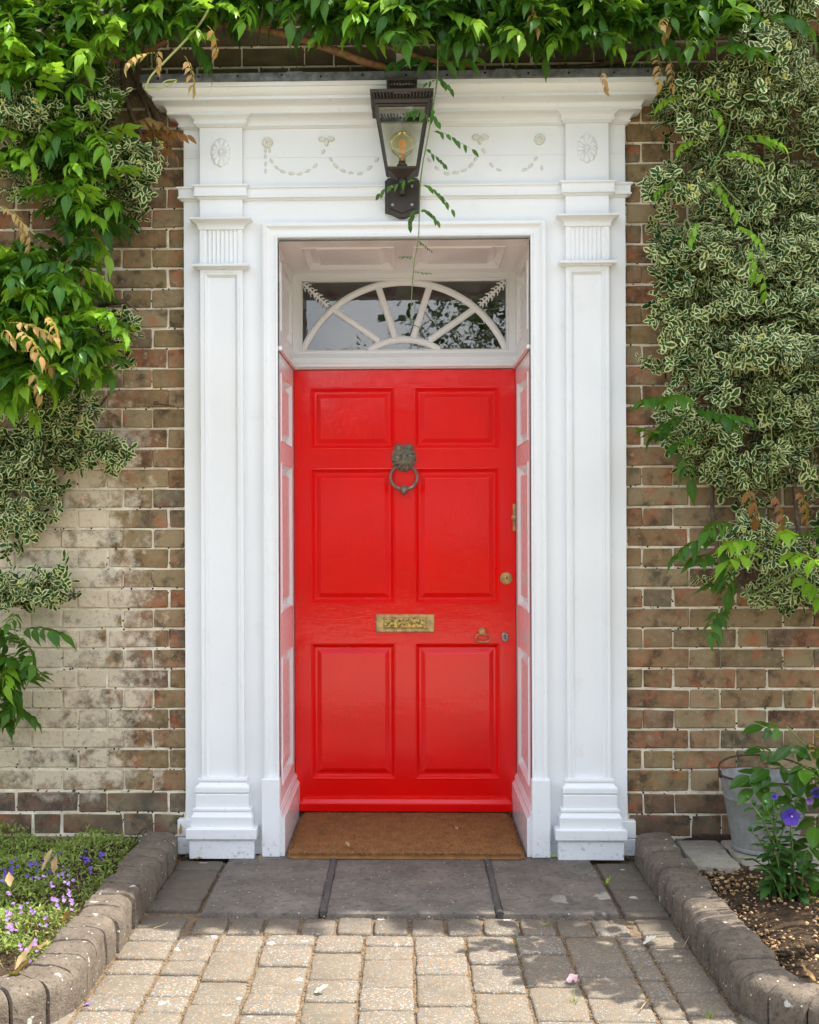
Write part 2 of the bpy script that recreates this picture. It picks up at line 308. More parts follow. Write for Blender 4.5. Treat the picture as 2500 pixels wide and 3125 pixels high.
# ---------------------------------------------------------------- helpers: objects
def wloc(o):
    v = Vector((0, 0, 0))
    while o is not None: v += o.location; o = o.parent
    return v
def thing(name, label, cat, loc=(0, 0, 0), group=None):
    o = bpy.data.objects.new(name, None); C.objects.link(o); o.location = loc; o.empty_display_size = .05
    o['label'] = label; o['category'] = cat
    if group: o['group'] = group
    return o
def tag(o, label=None, cat=None, group=None, kind=None):
    for k, v in (('label', label), ('category', cat), ('group', group), ('kind', kind)):
        if v: o[k] = v
    return o
def link(name, me, parent=None):
    o = bpy.data.objects.new(name, me); C.objects.link(o)
    if parent is not None: o.parent = parent; o.location = -wloc(parent)
    return o
def smooth(me, angle=None):
    me.polygons.foreach_set('use_smooth', [True] * len(me.polygons))
    if angle is not None:
        try: me.set_sharp_from_angle(angle=math.radians(angle))
        except Exception: pass
class MB:
    def __init__(s): s.v = []; s.f = []
    def add(s, vs, fs):
        n = len(s.v); s.v += [tuple(p) for p in vs]; s.f += [tuple(i + n for i in f) for f in fs]; return s
    def box(s, x0, x1, y0, y1, z0, z1, c=0.0, j=0.0):
        if c <= 0:
            vs = [(x, y, z) for x in (x0, x1) for y in (y0, y1) for z in (z0, z1)]
            return s.add(vs, [(0, 1, 3, 2), (4, 6, 7, 5), (0, 4, 5, 1), (2, 3, 7, 6), (0, 2, 6, 4), (1, 5, 7, 3)])
        X, Y, Z = (x0, x1), (y0, y1), (z0, z1); vs = []; idx = {}
        for i in (0, 1):
            for k in (0, 1):
                for l in (0, 1):
                    jx, jy, jz = (rnd.uniform(-j, j) for _ in range(3))
                    for ax in range(3):
                        q = [X[i] + jx, Y[k] + jy, Z[l] + jz]
                        for a2, sg in ((0, i), (1, k), (2, l)):
                            if a2 != ax: q[a2] += c if sg == 0 else -c
                        idx[(i, k, l, ax)] = len(vs); vs.append(q)
        fs = []
        for ax in range(3):
            o1, o2 = [a for a in range(3) if a != ax]
            for sg in (0, 1):
                cs = []
                for a, b_ in ((0, 0), (1, 0), (1, 1), (0, 1)):
                    q = [0, 0, 0]; q[ax] = sg; q[o1] = a; q[o2] = b_; cs.append(idx[(*q, ax)])
                fs.append(tuple(cs) if sg else tuple(reversed(cs)))
        for ax in range(3):                      # edges along ax
            o1, o2 = [a for a in range(3) if a != ax]
            for a in (0, 1):
                for b_ in (0, 1):
                    q0 = [0, 0, 0]; q1 = [0, 0, 0]; q0[o1] = q1[o1] = a; q0[o2] = q1[o2] = b_; q1[ax] = 1
                    fs.append((idx[(*q0, o1)], idx[(*q1, o1)], idx[(*q1, o2)], idx[(*q0, o2)]))
        for i in (0, 1):
            for k in (0, 1):
                for l in (0, 1): fs.append((idx[(i, k, l, 0)], idx[(i, k, l, 1)], idx[(i, k, l, 2)]))
        return s.add(vs, fs)
    def tube(s, path, r, n=8, cap=True):
        path = [Vector(p) for p in path]; rs = r if isinstance(r, (list, tuple)) else [r] * len(path)
        vs = []; fs = []; up = Vector((.13, .21, .97))
        for i, p in enumerate(path):
            t = (path[min(i + 1, len(path) - 1)] - path[max(i - 1, 0)]).normalized()
            a = t.cross(up)
            if a.length < .1: a = t.cross(Vector((1, 0, 0)))
            a.normalize(); b = t.cross(a).normalized()
            for k in range(n):
                q = 2 * PI * k / n; vs.append(p + (a * math.cos(q) + b * math.sin(q)) * rs[i])
        for i in range(len(path) - 1):
            for k in range(n):
                k2 = (k + 1) % n; fs.append((i * n + k, i * n + k2, (i + 1) * n + k2, (i + 1) * n + k))
        if cap: fs += [tuple(range(n - 1, -1, -1)), tuple(range((len(path) - 1) * n, len(path) * n))]
        return s.add(vs, fs)
    def lathe(s, prof, c, n=24, mtx=None, sx=1, sy=1):
        vs = []; fs = []; c = Vector(c)
        for r, z in prof:
            for k in range(n):
                q = 2 * PI * k / n; p = Vector((r * math.cos(q) * sx, r * math.sin(q) * sy, z))
                vs.append(c + (mtx @ p if mtx else p))
        for i in range(len(prof) - 1):
            for k in range(n):
                k2 = (k + 1) % n; fs.append((i * n + k, i * n + k2, (i + 1) * n + k2, (i + 1) * n + k))
        fs += [tuple(range(n - 1, -1, -1)), tuple(range((len(prof) - 1) * n, len(prof) * n))]
        return s.add(vs, fs)
    def mould(s, prof, x0, x1, yf, yb):
        """profile (projection, z) swept round the front and both returns of a block from x0 to x1"""
        vs = []; fs = []
        for p, z in prof: vs += [(x0 - p, yb, z), (x0 - p, yf - p, z), (x1 + p, yf - p, z), (x1 + p, yb, z)]
        for i in range(len(prof) - 1):
            for k in range(3): fs.append((i * 4 + k, i * 4 + k + 1, (i + 1) * 4 + k + 1, (i + 1) * 4 + k))
        n = (len(prof) - 1) * 4; fs += [(0, 1, 2, 3), (n + 3, n + 2, n + 1, n)]
        return s.add(vs, fs)
    def rings(s, mp, rects, cap=True):
        """nested rectangles (u0,u1,v0,v1,depth) joined by faces; mp maps (u,v,depth) to space"""
        vs = []; fs = []
        for u0, u1, v0, v1, d in rects: vs += [mp(u0, v0, d), mp(u1, v0, d), mp(u1, v1, d), mp(u0, v1, d)]
        for i in range(len(rects) - 1):
            for k in range(4):
                k2 = (k + 1) % 4; fs.append((i * 4 + k, i * 4 + k2, (i + 1) * 4 + k2, (i + 1) * 4 + k))
        n = (len(rects) - 1) * 4
        if cap: fs.append((n, n + 1, n + 2, n + 3))
        return s.add(vs, fs)
    def prism(s, poly, mp, d0, d1):
        n = len(poly); vs = [mp(u, v, d0) for u, v in poly] + [mp(u, v, d1) for u, v in poly]
        fs = [tuple(range(n)), tuple(range(2 * n - 1, n - 1, -1))] + [(i, (i + 1) % n, n + (i + 1) % n, n + i) for i in range(n)]
        return s.add(vs, fs)
    def bar(s, path, sec, mp):
        """section (offset, depth) swept along a path of (u, v)"""
        vs = []; fs = []; m_ = len(sec); P = [Vector((u, v)) for u, v in path]
        for i, p in enumerate(P):
            t = (P[min(i + 1, len(P) - 1)] - P[max(i - 1, 0)]).normalized(); nn = Vector((-t.y, t.x))
            for o_, d in sec: q = p + nn * o_; vs.append(mp(q.x, q.y, d))
        for i in range(len(P) - 1):
            for k in range(m_ - 1): fs.append((i * m_ + k, i * m_ + k + 1, (i + 1) * m_ + k + 1, (i + 1) * m_ + k))
        fs += [tuple(range(m_)), tuple(range((len(P) - 1) * m_, len(P) * m_))]
        return s.add(vs, fs)
    def mesh(s, name, m, sm=None):
        me = bpy.data.meshes.new(name); me.from_pydata(s.v, [], s.f); me.update()
        if m is not None: me.materials.append(m if not isinstance(m, str) else M[m])
        if sm is not None: smooth(me, sm)
        return me
    def build(s, name, m, parent=None, sm=None): return link(name, s.mesh(name, m, sm), parent)
XZ = lambda y: (lambda u, v, d: (u, y + d, v))
def arc(c, r, a0, a1, n, sx=1.0, sz=1.0):
    return [(c[0] + r * sx * math.cos(a0 + (a1 - a0) * i / n), c[1] + r * sz * math.sin(a0 + (a1 - a0) * i / n)) for i in range(n + 1)]
def fast_mesh(name, V, T, attrs, m, sm=True):
    me = bpy.data.meshes.new(name); n, k = len(V), len(T)
    me.vertices.add(n); me.vertices.foreach_set('co', np.asarray(V, np.float32).ravel())
    me.loops.add(3 * k); me.loops.foreach_set('vertex_index', np.asarray(T, np.int32).ravel())
    me.polygons.add(k); me.polygons.foreach_set('loop_start', np.arange(0, 3 * k, 3, dtype=np.int32))
    me.update(calc_edges=True)
    for a, v in attrs.items():
        at = me.attributes.new(a, 'FLOAT', 'POINT'); at.data.foreach_set('value', np.asarray(v, np.float32))
    if sm: me.polygons.foreach_set('use_smooth', np.ones(k, bool))
    me.materials.append(M[m] if isinstance(m, str) else m)
    return me
# a leaf: along +Y, face +Z
def leaf_t(L, Wd, fold=.25, curl=.3, widest=.45, tip=1.0, n=4):
    V = [(0, 0, 0)]; E = [.0]
    for i in range(1, n):
        t = i / n
        w = Wd / 2 * (math.sin(PI * min(1, t ** (math.log(.5) / math.log(widest)))) ** .8)
        z = -curl * L * t * t; y = L * t
        V += [(-w, y, z + fold * w), (0, y, z), (w, y, z + fold * w)]; E += [1., 0., 1.]
    V.append((0, L * tip, -curl * L)); E.append(.9)
    T = [(0, 2, 1), (0, 3, 2)]
    for i in range(n - 2):
        a = 1 + 3 * i; b = a + 3
        T += [(a, a + 1, b + 1), (a, b + 1, b), (a + 1, a + 2, b + 2), (a + 1, b + 2, b + 1)]
    a = 1 + 3 * (n - 2); e = len(V) - 1
    T += [(a, a + 1, e), (a + 1, a + 2, e)]
    return np.array(V, float), np.array(T, int), np.array(E, float)
def leaf_w(L, Wd, fold=.25, curl=.3, widest=.42, wave=.12, n=6, seed=0):
    """leaf with a drawn-out tip and a slightly wavy edge"""
    r = random.Random(seed); V = [(0, 0, 0)]; E = [.0]
    for i in range(1, n):
        t = i / n; w = Wd / 2 * (math.sin(PI * t ** (math.log(.5) / math.log(widest))) ** .85) * (1 - .45 * max(0, t - .55) / .45)
        z = -curl * L * t * t; b = r.uniform(-.12, .12) * Wd
        V += [(-w + b * .3, L * t, z + fold * w + wave * w * r.uniform(-1, 1)), (b * .15, L * t, z), (w + b * .3, L * t, z + fold * w + wave * w * r.uniform(-1, 1))]; E += [1., 0., 1.]
    V.append((r.uniform(-.05, .05) * Wd, L * 1.06, -curl * L * 1.1)); E.append(.9)
    T = [(0, 2, 1), (0, 3, 2)]
    for i in range(n - 2):
        a = 1 + 3 * i; b = a + 3
        T += [(a, a + 1, b + 1), (a, b + 1, b), (a + 1, a + 2, b + 2), (a + 1, b + 2, b + 1)]
    a = 1 + 3 * (n - 2); e = len(V) - 1; T += [(a, a + 1, e), (a + 1, a + 2, e)]
    return np.array(V, float), np.array(T, int), np.array(E, float)
class Cloud:
    """many copies of small meshes gathered into one"""
    def __init__(s): s.V = []; s.T = []; s.E = []; s.K = []; s.n = 0
    def add(s, tpl, mtx, tint):
        V, T, E = tpl[:3]; M4 = np.array(mtx)
        s.V.append(V @ M4[:3, :3].T + M4[:3, 3]); s.T.append(T + s.n); s.E.append(E); s.K.append(np.full(len(V), tint)); s.n += len(V)
        return s
    def addmany(s, tpl, mtxs, tints):
        V, T, E = tpl[:3]; A = np.asarray(mtxs); k = len(A); n = len(V)
        if not k: return s
        P = np.einsum('kij,nj->kni', A[:, :3, :3], V) + A[:, None, :3, 3]
        s.V.append(P.reshape(-1, 3)); s.T.append((T[None] + (np.arange(k) * n)[:, None, None] + s.n).reshape(-1, 3))
        s.E.append(np.tile(E, k)); s.K.append((np.repeat(tints, n) + (np.tile(tpl[3], k) if len(tpl) > 3 else 0)) % 1.0); s.n += k * n
        return s
    def tpl(s): return np.concatenate(s.V), np.concatenate(s.T), np.concatenate(s.E), np.concatenate(s.K)
    def mesh(s, name, m, sm=True):
        V, T, E, K = s.tpl(); return fast_mesh(name, V, T, {'edge': E, 'tint': K}, m, sm)
def frame(d, nrm, p, sc=1.0):
    """matrix taking +Y to d and +Z near nrm"""
    y = Vector(d).normalized(); z = Vector(nrm); x = y.cross(z)
    if x.length < 1e-3: x = y.cross(Vector((.3, .5, .8)))
    x.normalize(); z = x.cross(y)
    m = Matrix((x, y, z)).transposed().to_4x4(); m = m @ Matrix.Scale(sc, 4); m.translation = Vector(p); return m
def inpoly(x, y, P):
    c = False; j = len(P) - 1
    for i in range(len(P)):
        if (P[i][1] > y) != (P[j][1] > y) and x < (P[j][0] - P[i][0]) * (y - P[i][1]) / (P[j][1] - P[i][1]) + P[i][0]: c = not c
        j = i
    return c
def rvec(a=1.0): return Vector((rnd.uniform(-a, a), rnd.uniform(-a, a), rnd.uniform(-a, a)))
def place(name, me, parent, mtx):
    o = bpy.data.objects.new(name, me); C.objects.link(o); o.parent = parent
    o.matrix_local = Matrix.Translation(-wloc(parent)) @ mtx; return o
# ---------------------------------------------------------------- ground, drive, soil
OW, RV = 0.817, 0.4655          # half width of the doorcase, half width of the opening
def sheet(name, m, poly, z):
    return tag(MB().add([(x, y, z) for x, y in poly], [tuple(range(len(poly)))]).build(name, m), kind='structure')
sheet('ground', 'grass', [(-60, -70), (60, -70), (60, 8), (-60, 8)], -.12)
sheet('drive', 'gravel', [(-7, -9.5), (7, -9.5), (7, -1.62), (-7, -1.62)], -.055)
path = tag(MB().add([(-1.5, -2.6, -.020), (1.5, -2.6, -.020), (1.5, .02, -.020), (-1.5, .02, -.020)], [(0, 1, 2, 3)]).build('path', 'sand'), kind='structure')
def bed_poly(s):
    a = [(s * .955, -.02), (s * .955, -1.33)]
    a += [(s * (1.24 - .285 * math.cos(q)), -1.33 - .285 * math.sin(q)) for q in [i * PI / 12 for i in range(1, 7)]]
    return a + [(s * 3.2, -1.615), (s * 3.2, -.02)]
def soil_bed(s, z):
    P = bed_poly(s); mb = MB()
    n = len(P); xs = np.linspace(.94, 2.3, 46); ys = np.linspace(-.0, -1.60, 50)
    V = []; F = []
    for j, y in enumerate(ys):
        for i, x in enumerate(xs):
            q = x
            if y < -1.33:
                lim = 1.24 - math.sqrt(max(0, .285 ** 2 - (y + 1.33) ** 2)) if y > -1.613 else 1.24
                q = max(x, lim - .01)
            h = z + .022 * (mnoise.noise(Vector((q * 7 * s, y * 7, 1.3))) + .5 * mnoise.noise(Vector((q * 22, y * 22, 4)))) - .015 * max(0, 1 - abs(q - .97) / .1)
            V.append((s * q, y, h))
    k = len(xs)
    for j in range(len(ys) - 1):
        for i in range(k - 1): F.append((j * k + i, j * k + i + 1, (j + 1) * k + i + 1, (j + 1) * k + i))
    return tag(MB().add(V, F).build('soil_bed', 'soil', None, 180), kind='structure')
soil_bed(-1, .050); soil_bed(1, .052)

# ---------------------------------------------------------------- brick wall
wall = thing('brick_wall', 'weathered brown brick house wall with pale lime mortar around the white doorcase', 'wall', (0, 0, 0))
ZT = 3.5
mb = MB()
mb.box(-2.3, -OW + .03, .005, .22, -.1, ZT); mb.box(OW - .03, 2.3, .005, .22, -.1, ZT); mb.box(-OW + .03, OW - .03, .005, .22, 2.36, ZT)
mb.box(-2.3, -OW + .001, -.0085, .005, -.1, .2255); mb.box(OW - .001, 2.3, -.0085, .005, -.1, .2255)
mb.build('mortar', 'mortar', wall)
mb = MB(); mb.box(-7, 7, .0, .34, ZT, 5.4); mb.box(-7, -2.3, .0, .34, -.1, ZT); mb.box(2.3, 7, .0, .34, -.1, ZT); mb.box(-7.2, 7.2, -.04, .4, 5.4, 5.52, .01)
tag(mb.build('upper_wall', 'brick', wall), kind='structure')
EZ = [-.10, -.02, .062, .147, .226] + [.309 + .075 * k for k in range(43)]
dense_r = [(2090, 230), (2600, 230), (2600, 1430), (2240, 1420), (2120, 1360), (2080, 1120), (2060, 900), (2060, 450)]
dense_t = [(-200, -300), (2700, -300), (2700, 170), (-200, 170)]
dense_l = [(-100, -100), (330, -100), (330, 640), (-100, 640)]
dense_l2 = [(-100, 820), (250, 840), (250, 1160), (-100, 1160)]
brick_cache = {}
def brick_mesh(L, h, m):
    k = (round(L, 3), round(h, 3), m); a = brick_cache.setdefault(k, [])
    if len(a) < 4:
        a.append(MB().box(-L / 2, L / 2, 0, .06, -h / 2, h / 2, .0035, .0022).mesh('brick', m)); return a[-1]
    return rnd.choice(a)
hidden = MB(); nb = 0
for ci in range(len(EZ) - 1):
    z0, z1 = EZ[ci] + .0042, EZ[ci + 1] - .0042
    if z0 > ZT - .05: break
    low = ci <= 3; yf = -.012 if low else 0.0
    for s in (-1, 1):
        edge = .0 if z0 > 2.74 else OW + .005
        lo, hi = (-2.25, -edge) if s < 0 else (edge, 2.25)
        ctr = -1.0 if s < 0 else .938
        hc = (ci % 2 == 0) if s < 0 else (ci % 2 == 1)      # header centred on ctr
        k0 = ctr - 6 * .344
        seq = []
        for i in range(16):
            c = k0 + i * .344
            if hc: seq += [(c, .106), (c + .172, .226)]
            else: seq += [(c, .226), (c + .172, .106)]
        for c, L in seq:
            a = c - L / 2 + rnd.uniform(-.003, .003); b_ = c + L / 2 + rnd.uniform(-.003, .003)
            a, b_ = max(a, lo + .001), min(b_, hi - .001)
            if b_ - a < .022: continue
            x, z = (a + b_) / 2, (z0 + z1) / 2; y = yf + rnd.uniform(-.0022, .0016)
            v = CR.transposed() @ (Vector((x, y, z)) - CAMP)
            px = (v.x / -v.z - SHX * PH / FP) * FP + PW / 2; py = PH / 2 - (v.y / -v.z - SHY * PH / FP) * FP
            vis = -90 < px < 2590 and -30 < py < 2700 and not any(inpoly(px, py, P) for P in (dense_r, dense_t, dense_l, dense_l2))
            m = 'brickd' if low and (ci >= 2 or rnd.random() < .4) else 'brick'
            if vis and nb < 298:
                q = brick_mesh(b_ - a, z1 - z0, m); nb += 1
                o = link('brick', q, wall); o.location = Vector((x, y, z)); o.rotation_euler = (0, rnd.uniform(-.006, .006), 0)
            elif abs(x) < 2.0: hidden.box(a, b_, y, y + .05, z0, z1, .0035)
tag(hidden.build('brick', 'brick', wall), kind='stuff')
mb = MB()          # cast iron air vent at the foot of the wall
p0, p1 = W(2112, 2548, -.012), W(2216, 2582, -.012)
mb.box(p0.x, p1.x + .06, -.028, -.008, p0.z - .016, p0.z + .004, .003)
for i in range(9): mb.box(p0.x + .004 + i * .021, p0.x + .012 + i * .021, -.024, -.010, p1.z - .02, p0.z - .016)
mb.box(p0.x - .01, p1.x + .06, -.010, -.004, p1.z - .03, p0.z - .02)
mb.build('air_vent', 'rust', wall)
hall = MB()
for b in ((-1.5, 1.5, 3.0, 3.05, 0, 2.6), (-1.5, -1.45, .62, 3.0, 0, 2.6), (1.45, 1.5, .62, 3.0, 0, 2.6), (-1.45, 1.45, .62, 3.0, 2.55, 2.6), (-1.45, 1.45, .62, 3.0, -.05, 0), (-1.5, -.47, .60, .62, 0, 2.6), (.47, 1.5, .60, .62, 0, 2.6), (-.47, .47, .60, .62, 2.24, 2.6)):
    hall.box(*b)
hall.build('hallway', 'hall', wall)

# ---------------------------------------------------------------- paving: flagstones, pavers, kerbs
FZ = 0.0
def blob_block(x0, x1, y0, y1, zt, h, ch, jit, n=4, crown=.0015):
    """tumbled block: wavy outline, worn rounded top edge"""
    pts = []
    for (ax, ay), (bx, by) in (((x0, y0), (x1, y0)), ((x1, y0), (x1, y1)), ((x1, y1), (x0, y1)), ((x0, y1), (x0, y0))):
        for i in range(n):
            t = i / n; c = .35 if i == 0 else 0
            px, py = ax + (bx - ax) * t, ay + (by - ay) * t
            cx, cy = (x0 + x1) / 2, (y0 + y1) / 2
            if i == 0: px += (cx - px) / abs(cx - px) * ch * c; py += (cy - py) / abs(cy - py) * ch * c
            pts.append((px + rnd.uniform(-jit, jit), py + rnd.uniform(-jit, jit)))
    k = len(pts); cx, cy = (x0 + x1) / 2, (y0 + y1) / 2
    def ins(p, d):
        v = Vector((cx - p[0], cy - p[1])); fx = d * (1 if v.x > 0 else -1) * min(1, abs(v.x) * 6 / (x1 - x0)); fy = d * (1 if v.y > 0 else -1) * min(1, abs(v.y) * 6 / (y1 - y0))
        return (p[0] + fx, p[1] + fy)
    tilt = (rnd.uniform(-.006, .006), rnd.uniform(-.006, .006))
    zz = lambda p: tilt[0] * (p[0] - cx) + tilt[1] * (p[1] - cy)
    vs = [(p[0], p[1], zt - h) for p in pts] + [(p[0], p[1], zt - ch + zz(p)) for p in pts]
    q = [ins(p, ch * .35) for p in pts]; vs += [(p[0], p[1], zt - ch * .3 + zz(p)) for p in q]
    q = [ins(p, ch * 1.1) for p in pts]; vs += [(p[0], p[1], zt + zz(p)) for p in q]
    vs.append((cx, cy, zt + crown)); fs = []
    for r in range(3):
        for i in range(k): fs.append((r * k + i, r * k + (i + 1) % k, (r + 1) * k + (i + 1) % k, (r + 1) * k + i))
    for i in range(k): fs.append((3 * k + i, 3 * k + (i + 1) % k, 4 * k))
    return MB().add(vs, fs)
def paver(x0, x1, y0, y1, z=-.012, g=.0032):
    return blob_block(x0 + g, x1 - g, y0 + g, y1 - g, z + rnd.uniform(-.003, .003), .05, .0065, .0026, 5, .0006).build('paver', 'paver', path, 50)
PX = [-.835, -.683, -.563, -.421, -.269, -.123, .0256, .178, .3245, .47, .631, .708, .835]
known = {4: [.142, .208, .153, .140], 5: [.087, .114, .213, .150, .099], 6: [.169, .144, .217], 7: [.10, .135, .20, .2], 3: [.09, .165, .2, .13], 2: [.15, .22, .16]}
for c in range(len(PX) - 1):
    y = -.868 if .0 <= c else -.868
    if c in (0, len(PX) - 2): y = -.70
    seq = list(known.get(c, []))
    while y > -2.2:
        L = seq.pop(0) if seq else rnd.choice([.22, .147, .147, .105] if c not in (0, 10, 11) else [.147, .11, .115])
        paver(PX[c], PX[c + 1], y - L, y); y -= L
for s in (-1, 1):
    for c in range(2):
        y = -1.42 - .12 * c
        while y > -2.1:
            L = rnd.choice([.22, .147, .105]); a, b = .838 + .15 * c, .985 + .15 * c
            paver(min(s * a, s * b), max(s * a, s * b), y - L, y); y -= L
k = 0
while -.66 + .112 * (k + 1) < .70:
    paver(-.66 + .112 * k, -.66 + .112 * (k + 1), -.866, -.716 + rnd.uniform(-.004, .004), -.010, .005); k += 1
for s in (-1, 1):
    y = -.10
    while y > -.68:
        L = rnd.uniform(.105, .122); L = min(L, y + .705)
        if L < .05: break
        a, b = (.66, .833) if s < 0 else (.685, .833)
        paver(min(s * a, s * b), max(s * a, s * b), y - L, y, -.006); y -= L
for a, b in ((-.648, -.272), (-.252, .286), (.306, .672)):
    blob_block(a, b, -.703, -.045, FZ, .07, .007, .0016, 8, .002).build('flagstone', 'flag', path, 40)
for xc in (-.262, .296):
    mb = MB(); pts = []
    for i in range(15):
        y = -.045 - .655 * i / 14; pts.append((xc + rnd.uniform(-.002, .002) + (.006 if xc > 0 else -.006) * 0, y, -.006 + rnd.uniform(-.001, .001)))
    mb.tube(pts, [.0125 + rnd.uniform(-.0015, .0015) for _ in pts], 10); mb.build('mortar_joint', 'joint', path, 60)
mb = MB(); mb.box(-.52, .52, -.045, .60, -.08, -.002, .002); mb.build('porch_floor', 'flag', path)
# debris lying in the joints
cl = Cloud(); oct_ = (np.array([(1, 0, 0), (-1, 0, 0), (0, 1, 0), (0, -1, 0), (0, 0, .6), (0, 0, -.6)], float), np.array([(0, 2, 4), (2, 1, 4), (1, 3, 4), (3, 0, 4), (2, 0, 5), (1, 2, 5), (3, 1, 5), (0, 3, 5)]), np.ones(6) * .5)
for i in range(2600):
    if rnd.random() < .62: x = rnd.choice(PX[1:-1]) + rnd.gauss(0, .0035); y = rnd.uniform(-1.75, -.87)
    elif rnd.random() < .6: x = rnd.choice((-1, 1)) * (.832 + rnd.gauss(0, .006)); y = rnd.uniform(-1.7, -.1)
    else: x = rnd.uniform(-.65, .68); y = rnd.choice((-.708, -.868)) + rnd.gauss(0, .004)
    cl.add(oct_, Matrix.Translation((x, y, -.018 + rnd.uniform(0, .006))) @ Matrix.Rotation(rnd.uniform(0, 6), 4, 'Z') @ Matrix.Diagonal((rnd.uniform(.0012, .0045), rnd.uniform(.001, .0025), .0016, 1)), rnd.random())
tag(link('joint_litter', cl.mesh('joint_litter', 'dry', False), path), kind='stuff')

KP = [(0, -.06), (0, .03), (.0005, .060), (.004, .074), (.012, .085), (.024, .0915), (.036, .0945), (.060, .0955), (.090, .095), (.118, .0945), (.128, .088), (.132, .06), (.132, -.06)]
def kerb_block(parent, A, B, dA, dB, m='kerb'):
    """block between inner edge points A and B; dA and dB point across the kerb"""
    vs = []; fs = []; n = len(KP); A, B = Vector((*A, 0)), Vector((*B, 0)); dA, dB = Vector((*dA, 0)), Vector((*dB, 0))
    jz = rnd.uniform(-.007, .005); jx = rnd.uniform(-.006, .005)
    for t, sh in ((.010, .011), (.045, .0022), (.2, 0), (.35, .0), (.5, 0), (.65, 0), (.8, .0), (.955, .0022), (.990, .011)):
        P = A.lerp(B, t); d = dA.lerp(dB, t)
        for u, z in KP:
            uu = u + sh * (.066 - u) / .066; zz = z - (sh if z > 0 else 0) + jz
            w = .0040 * mnoise.noise(Vector((P.x * 31 + u * 40, P.y * 31, z * 40 + 3))) + .0030 * mnoise.noise(Vector((P.x * 80 + u * 90, P.y * 80, z * 90))) - .006 * max(0, mnoise.noise(Vector((P.x * 23, P.y * 23, u * 23 + 7))) - .25) * (1 if .002 < u < .03 else 0) + .004 * mnoise.noise(Vector((P.x * 12, P.y * 12 + u * 9, z * 9)))
            q = P + d * (uu + jx + w); vs.append((q.x, q.y, zz + w))
    for i in range(8):
        for k_ in range(n - 1): fs.append((i * n + k_, i * n + k_ + 1, (i + 1) * n + k_ + 1, (i + 1) * n + k_))
    fs += [tuple(range(n)), tuple(range(9 * n - 1, 8 * n - 1, -1))]
    MB().add(vs, fs).build('kerb_block', m, parent, 38)
for s, lab in ((-1, 'low kerb of bullnosed concrete blocks between the path and the purple ground cover'), (1, 'low kerb of bullnosed concrete blocks between the path and the pebbly soil with the bucket')):
    t = thing('kerb', lab, 'kerb', (s * .9, -.7, 0))
    y = -.085
    while y > -1.31:
        L = .1035; x = .834 + .004 * math.sin(y * 4)
        kerb_block(t, (s * x, y), (s * x, y - L), (s, 0), (s, 0)); y -= L
    R = .402; cx, cy = .834 + R, y; n = 6
    for i in range(n):
        a0, a1 = i * PI / 2 / n, (i + 1) * PI / 2 / n
        f = lambda a: (s * (cx - R * math.cos(a)), cy - R * math.sin(a))
        g = lambda a: (s * math.cos(a), math.sin(a))
        kerb_block(t, f(a0), f(a1), g(a0), g(a1))
    for i in range(6):
        a = cx + .002 + i * .1035; kerb_block(t, (s * a, cy - R), (s * (a + .1035), cy - R), (0, 1), (0, 1))

# ---------------------------------------------------------------- doorcase
dc = thing('doorcase', 'white painted classical doorcase with pilasters, frieze and moulded cornice', 'door surround', (0, -.02, 0))
BY, PY = -.030, -.056
mb = MB()
mb.prism([(-OW, 0), (-.50, 0), (-.50, 2.30), (.50, 2.30), (.50, 0), (OW, 0), (OW, 2.431), (-OW, 2.431)], XZ(BY), 0, .032)
mb.build('backing_board', 'whitew', dc)
for a, b in ((2.4325, 2.5848), (2.5852, 2.72)): MB().box(-OW, OW, BY, .002, a, b, .0006).build('frieze_board', 'whitew', dc)
for s in (-1, 1):
    a, b = sorted((s * .790, s * .846))          # flat blocks at the outer feet
    for y, c, d in ((-.045, .066, .13), (-.043, 0, .064)): MB().box(a, b, y, .002, c, d, .003).build('foot_block', 'white', dc)
CORN = [(.0, 2.691), (.006, 2.692), (.009, 2.695), (.016, 2.698), (.018, 2.699), (.018, 2.7045), (.014, 2.7055), (.016, 2.711), (.024, 2.722), (.036, 2.729), (.049, 2.7325), (.049, 2.734),
        (.0525, 2.734), (.0525, 2.740), (.050, 2.742), (.051, 2.747), (.056, 2.757), (.066, 2.765), (.080, 2.769), (.093, 2.770), (.097, 2.770), (.097, 2.780), (.094, 2.782),
        (.099, 2.784), (.108, 2.790), (.114, 2.798), (.118, 2.806), (.1255, 2.808), (.1255, 2.824), (0, 2.824)]
mb = MB().mould(CORN, -OW, OW, BY, .004); cor = mb.build('cornice', 'white', dc, 24)
BED = [(.0, 2.690), (.008, 2.692), (.013, 2.697), (.018, 2.700), (.018, 2.709), (.0155, 2.711), (.019, 2.718), (.026, 2.725), (.032, 2.7285), (.032, 2.7335), (0, 2.7335)]
BAND = [(0, 2.424), (.006, 2.425), (.010, 2.430), (.020, 2.433), (.020, 2.438), (.0165, 2.440), (.0165, 2.459), (.0165, 2.462), (.019, 2.467), (.0235, 2.469), (.0235, 2.475), (0, 2.477)]
mb = MB().mould(BAND, -OW, OW, BY, .003); mb.build('architrave_band', 'white', dc, 24)
mb = MB().box(-.952, .952, -.166, .004, 2.8225, 2.853, .003)
for x in (-.42, .33): mb.box(x, x + .06, -.1675, -.10, 2.822, 2.8545, .001)
ld = mb.build('lead_flashing', 'lead', dc)
mb = MB()
for i in range(13):
    x = -.88 + i * .147 + rnd.uniform(-.02, .02); mb.lathe([(.0045, 0), (.0035, .0025), (.001, .003)], (x, -.166, 2.838 + rnd.uniform(-.004, .004)), 8, Matrix.Rotation(PI / 2, 3, 'X'))
mb.build('flashing_nail', 'black', ld)
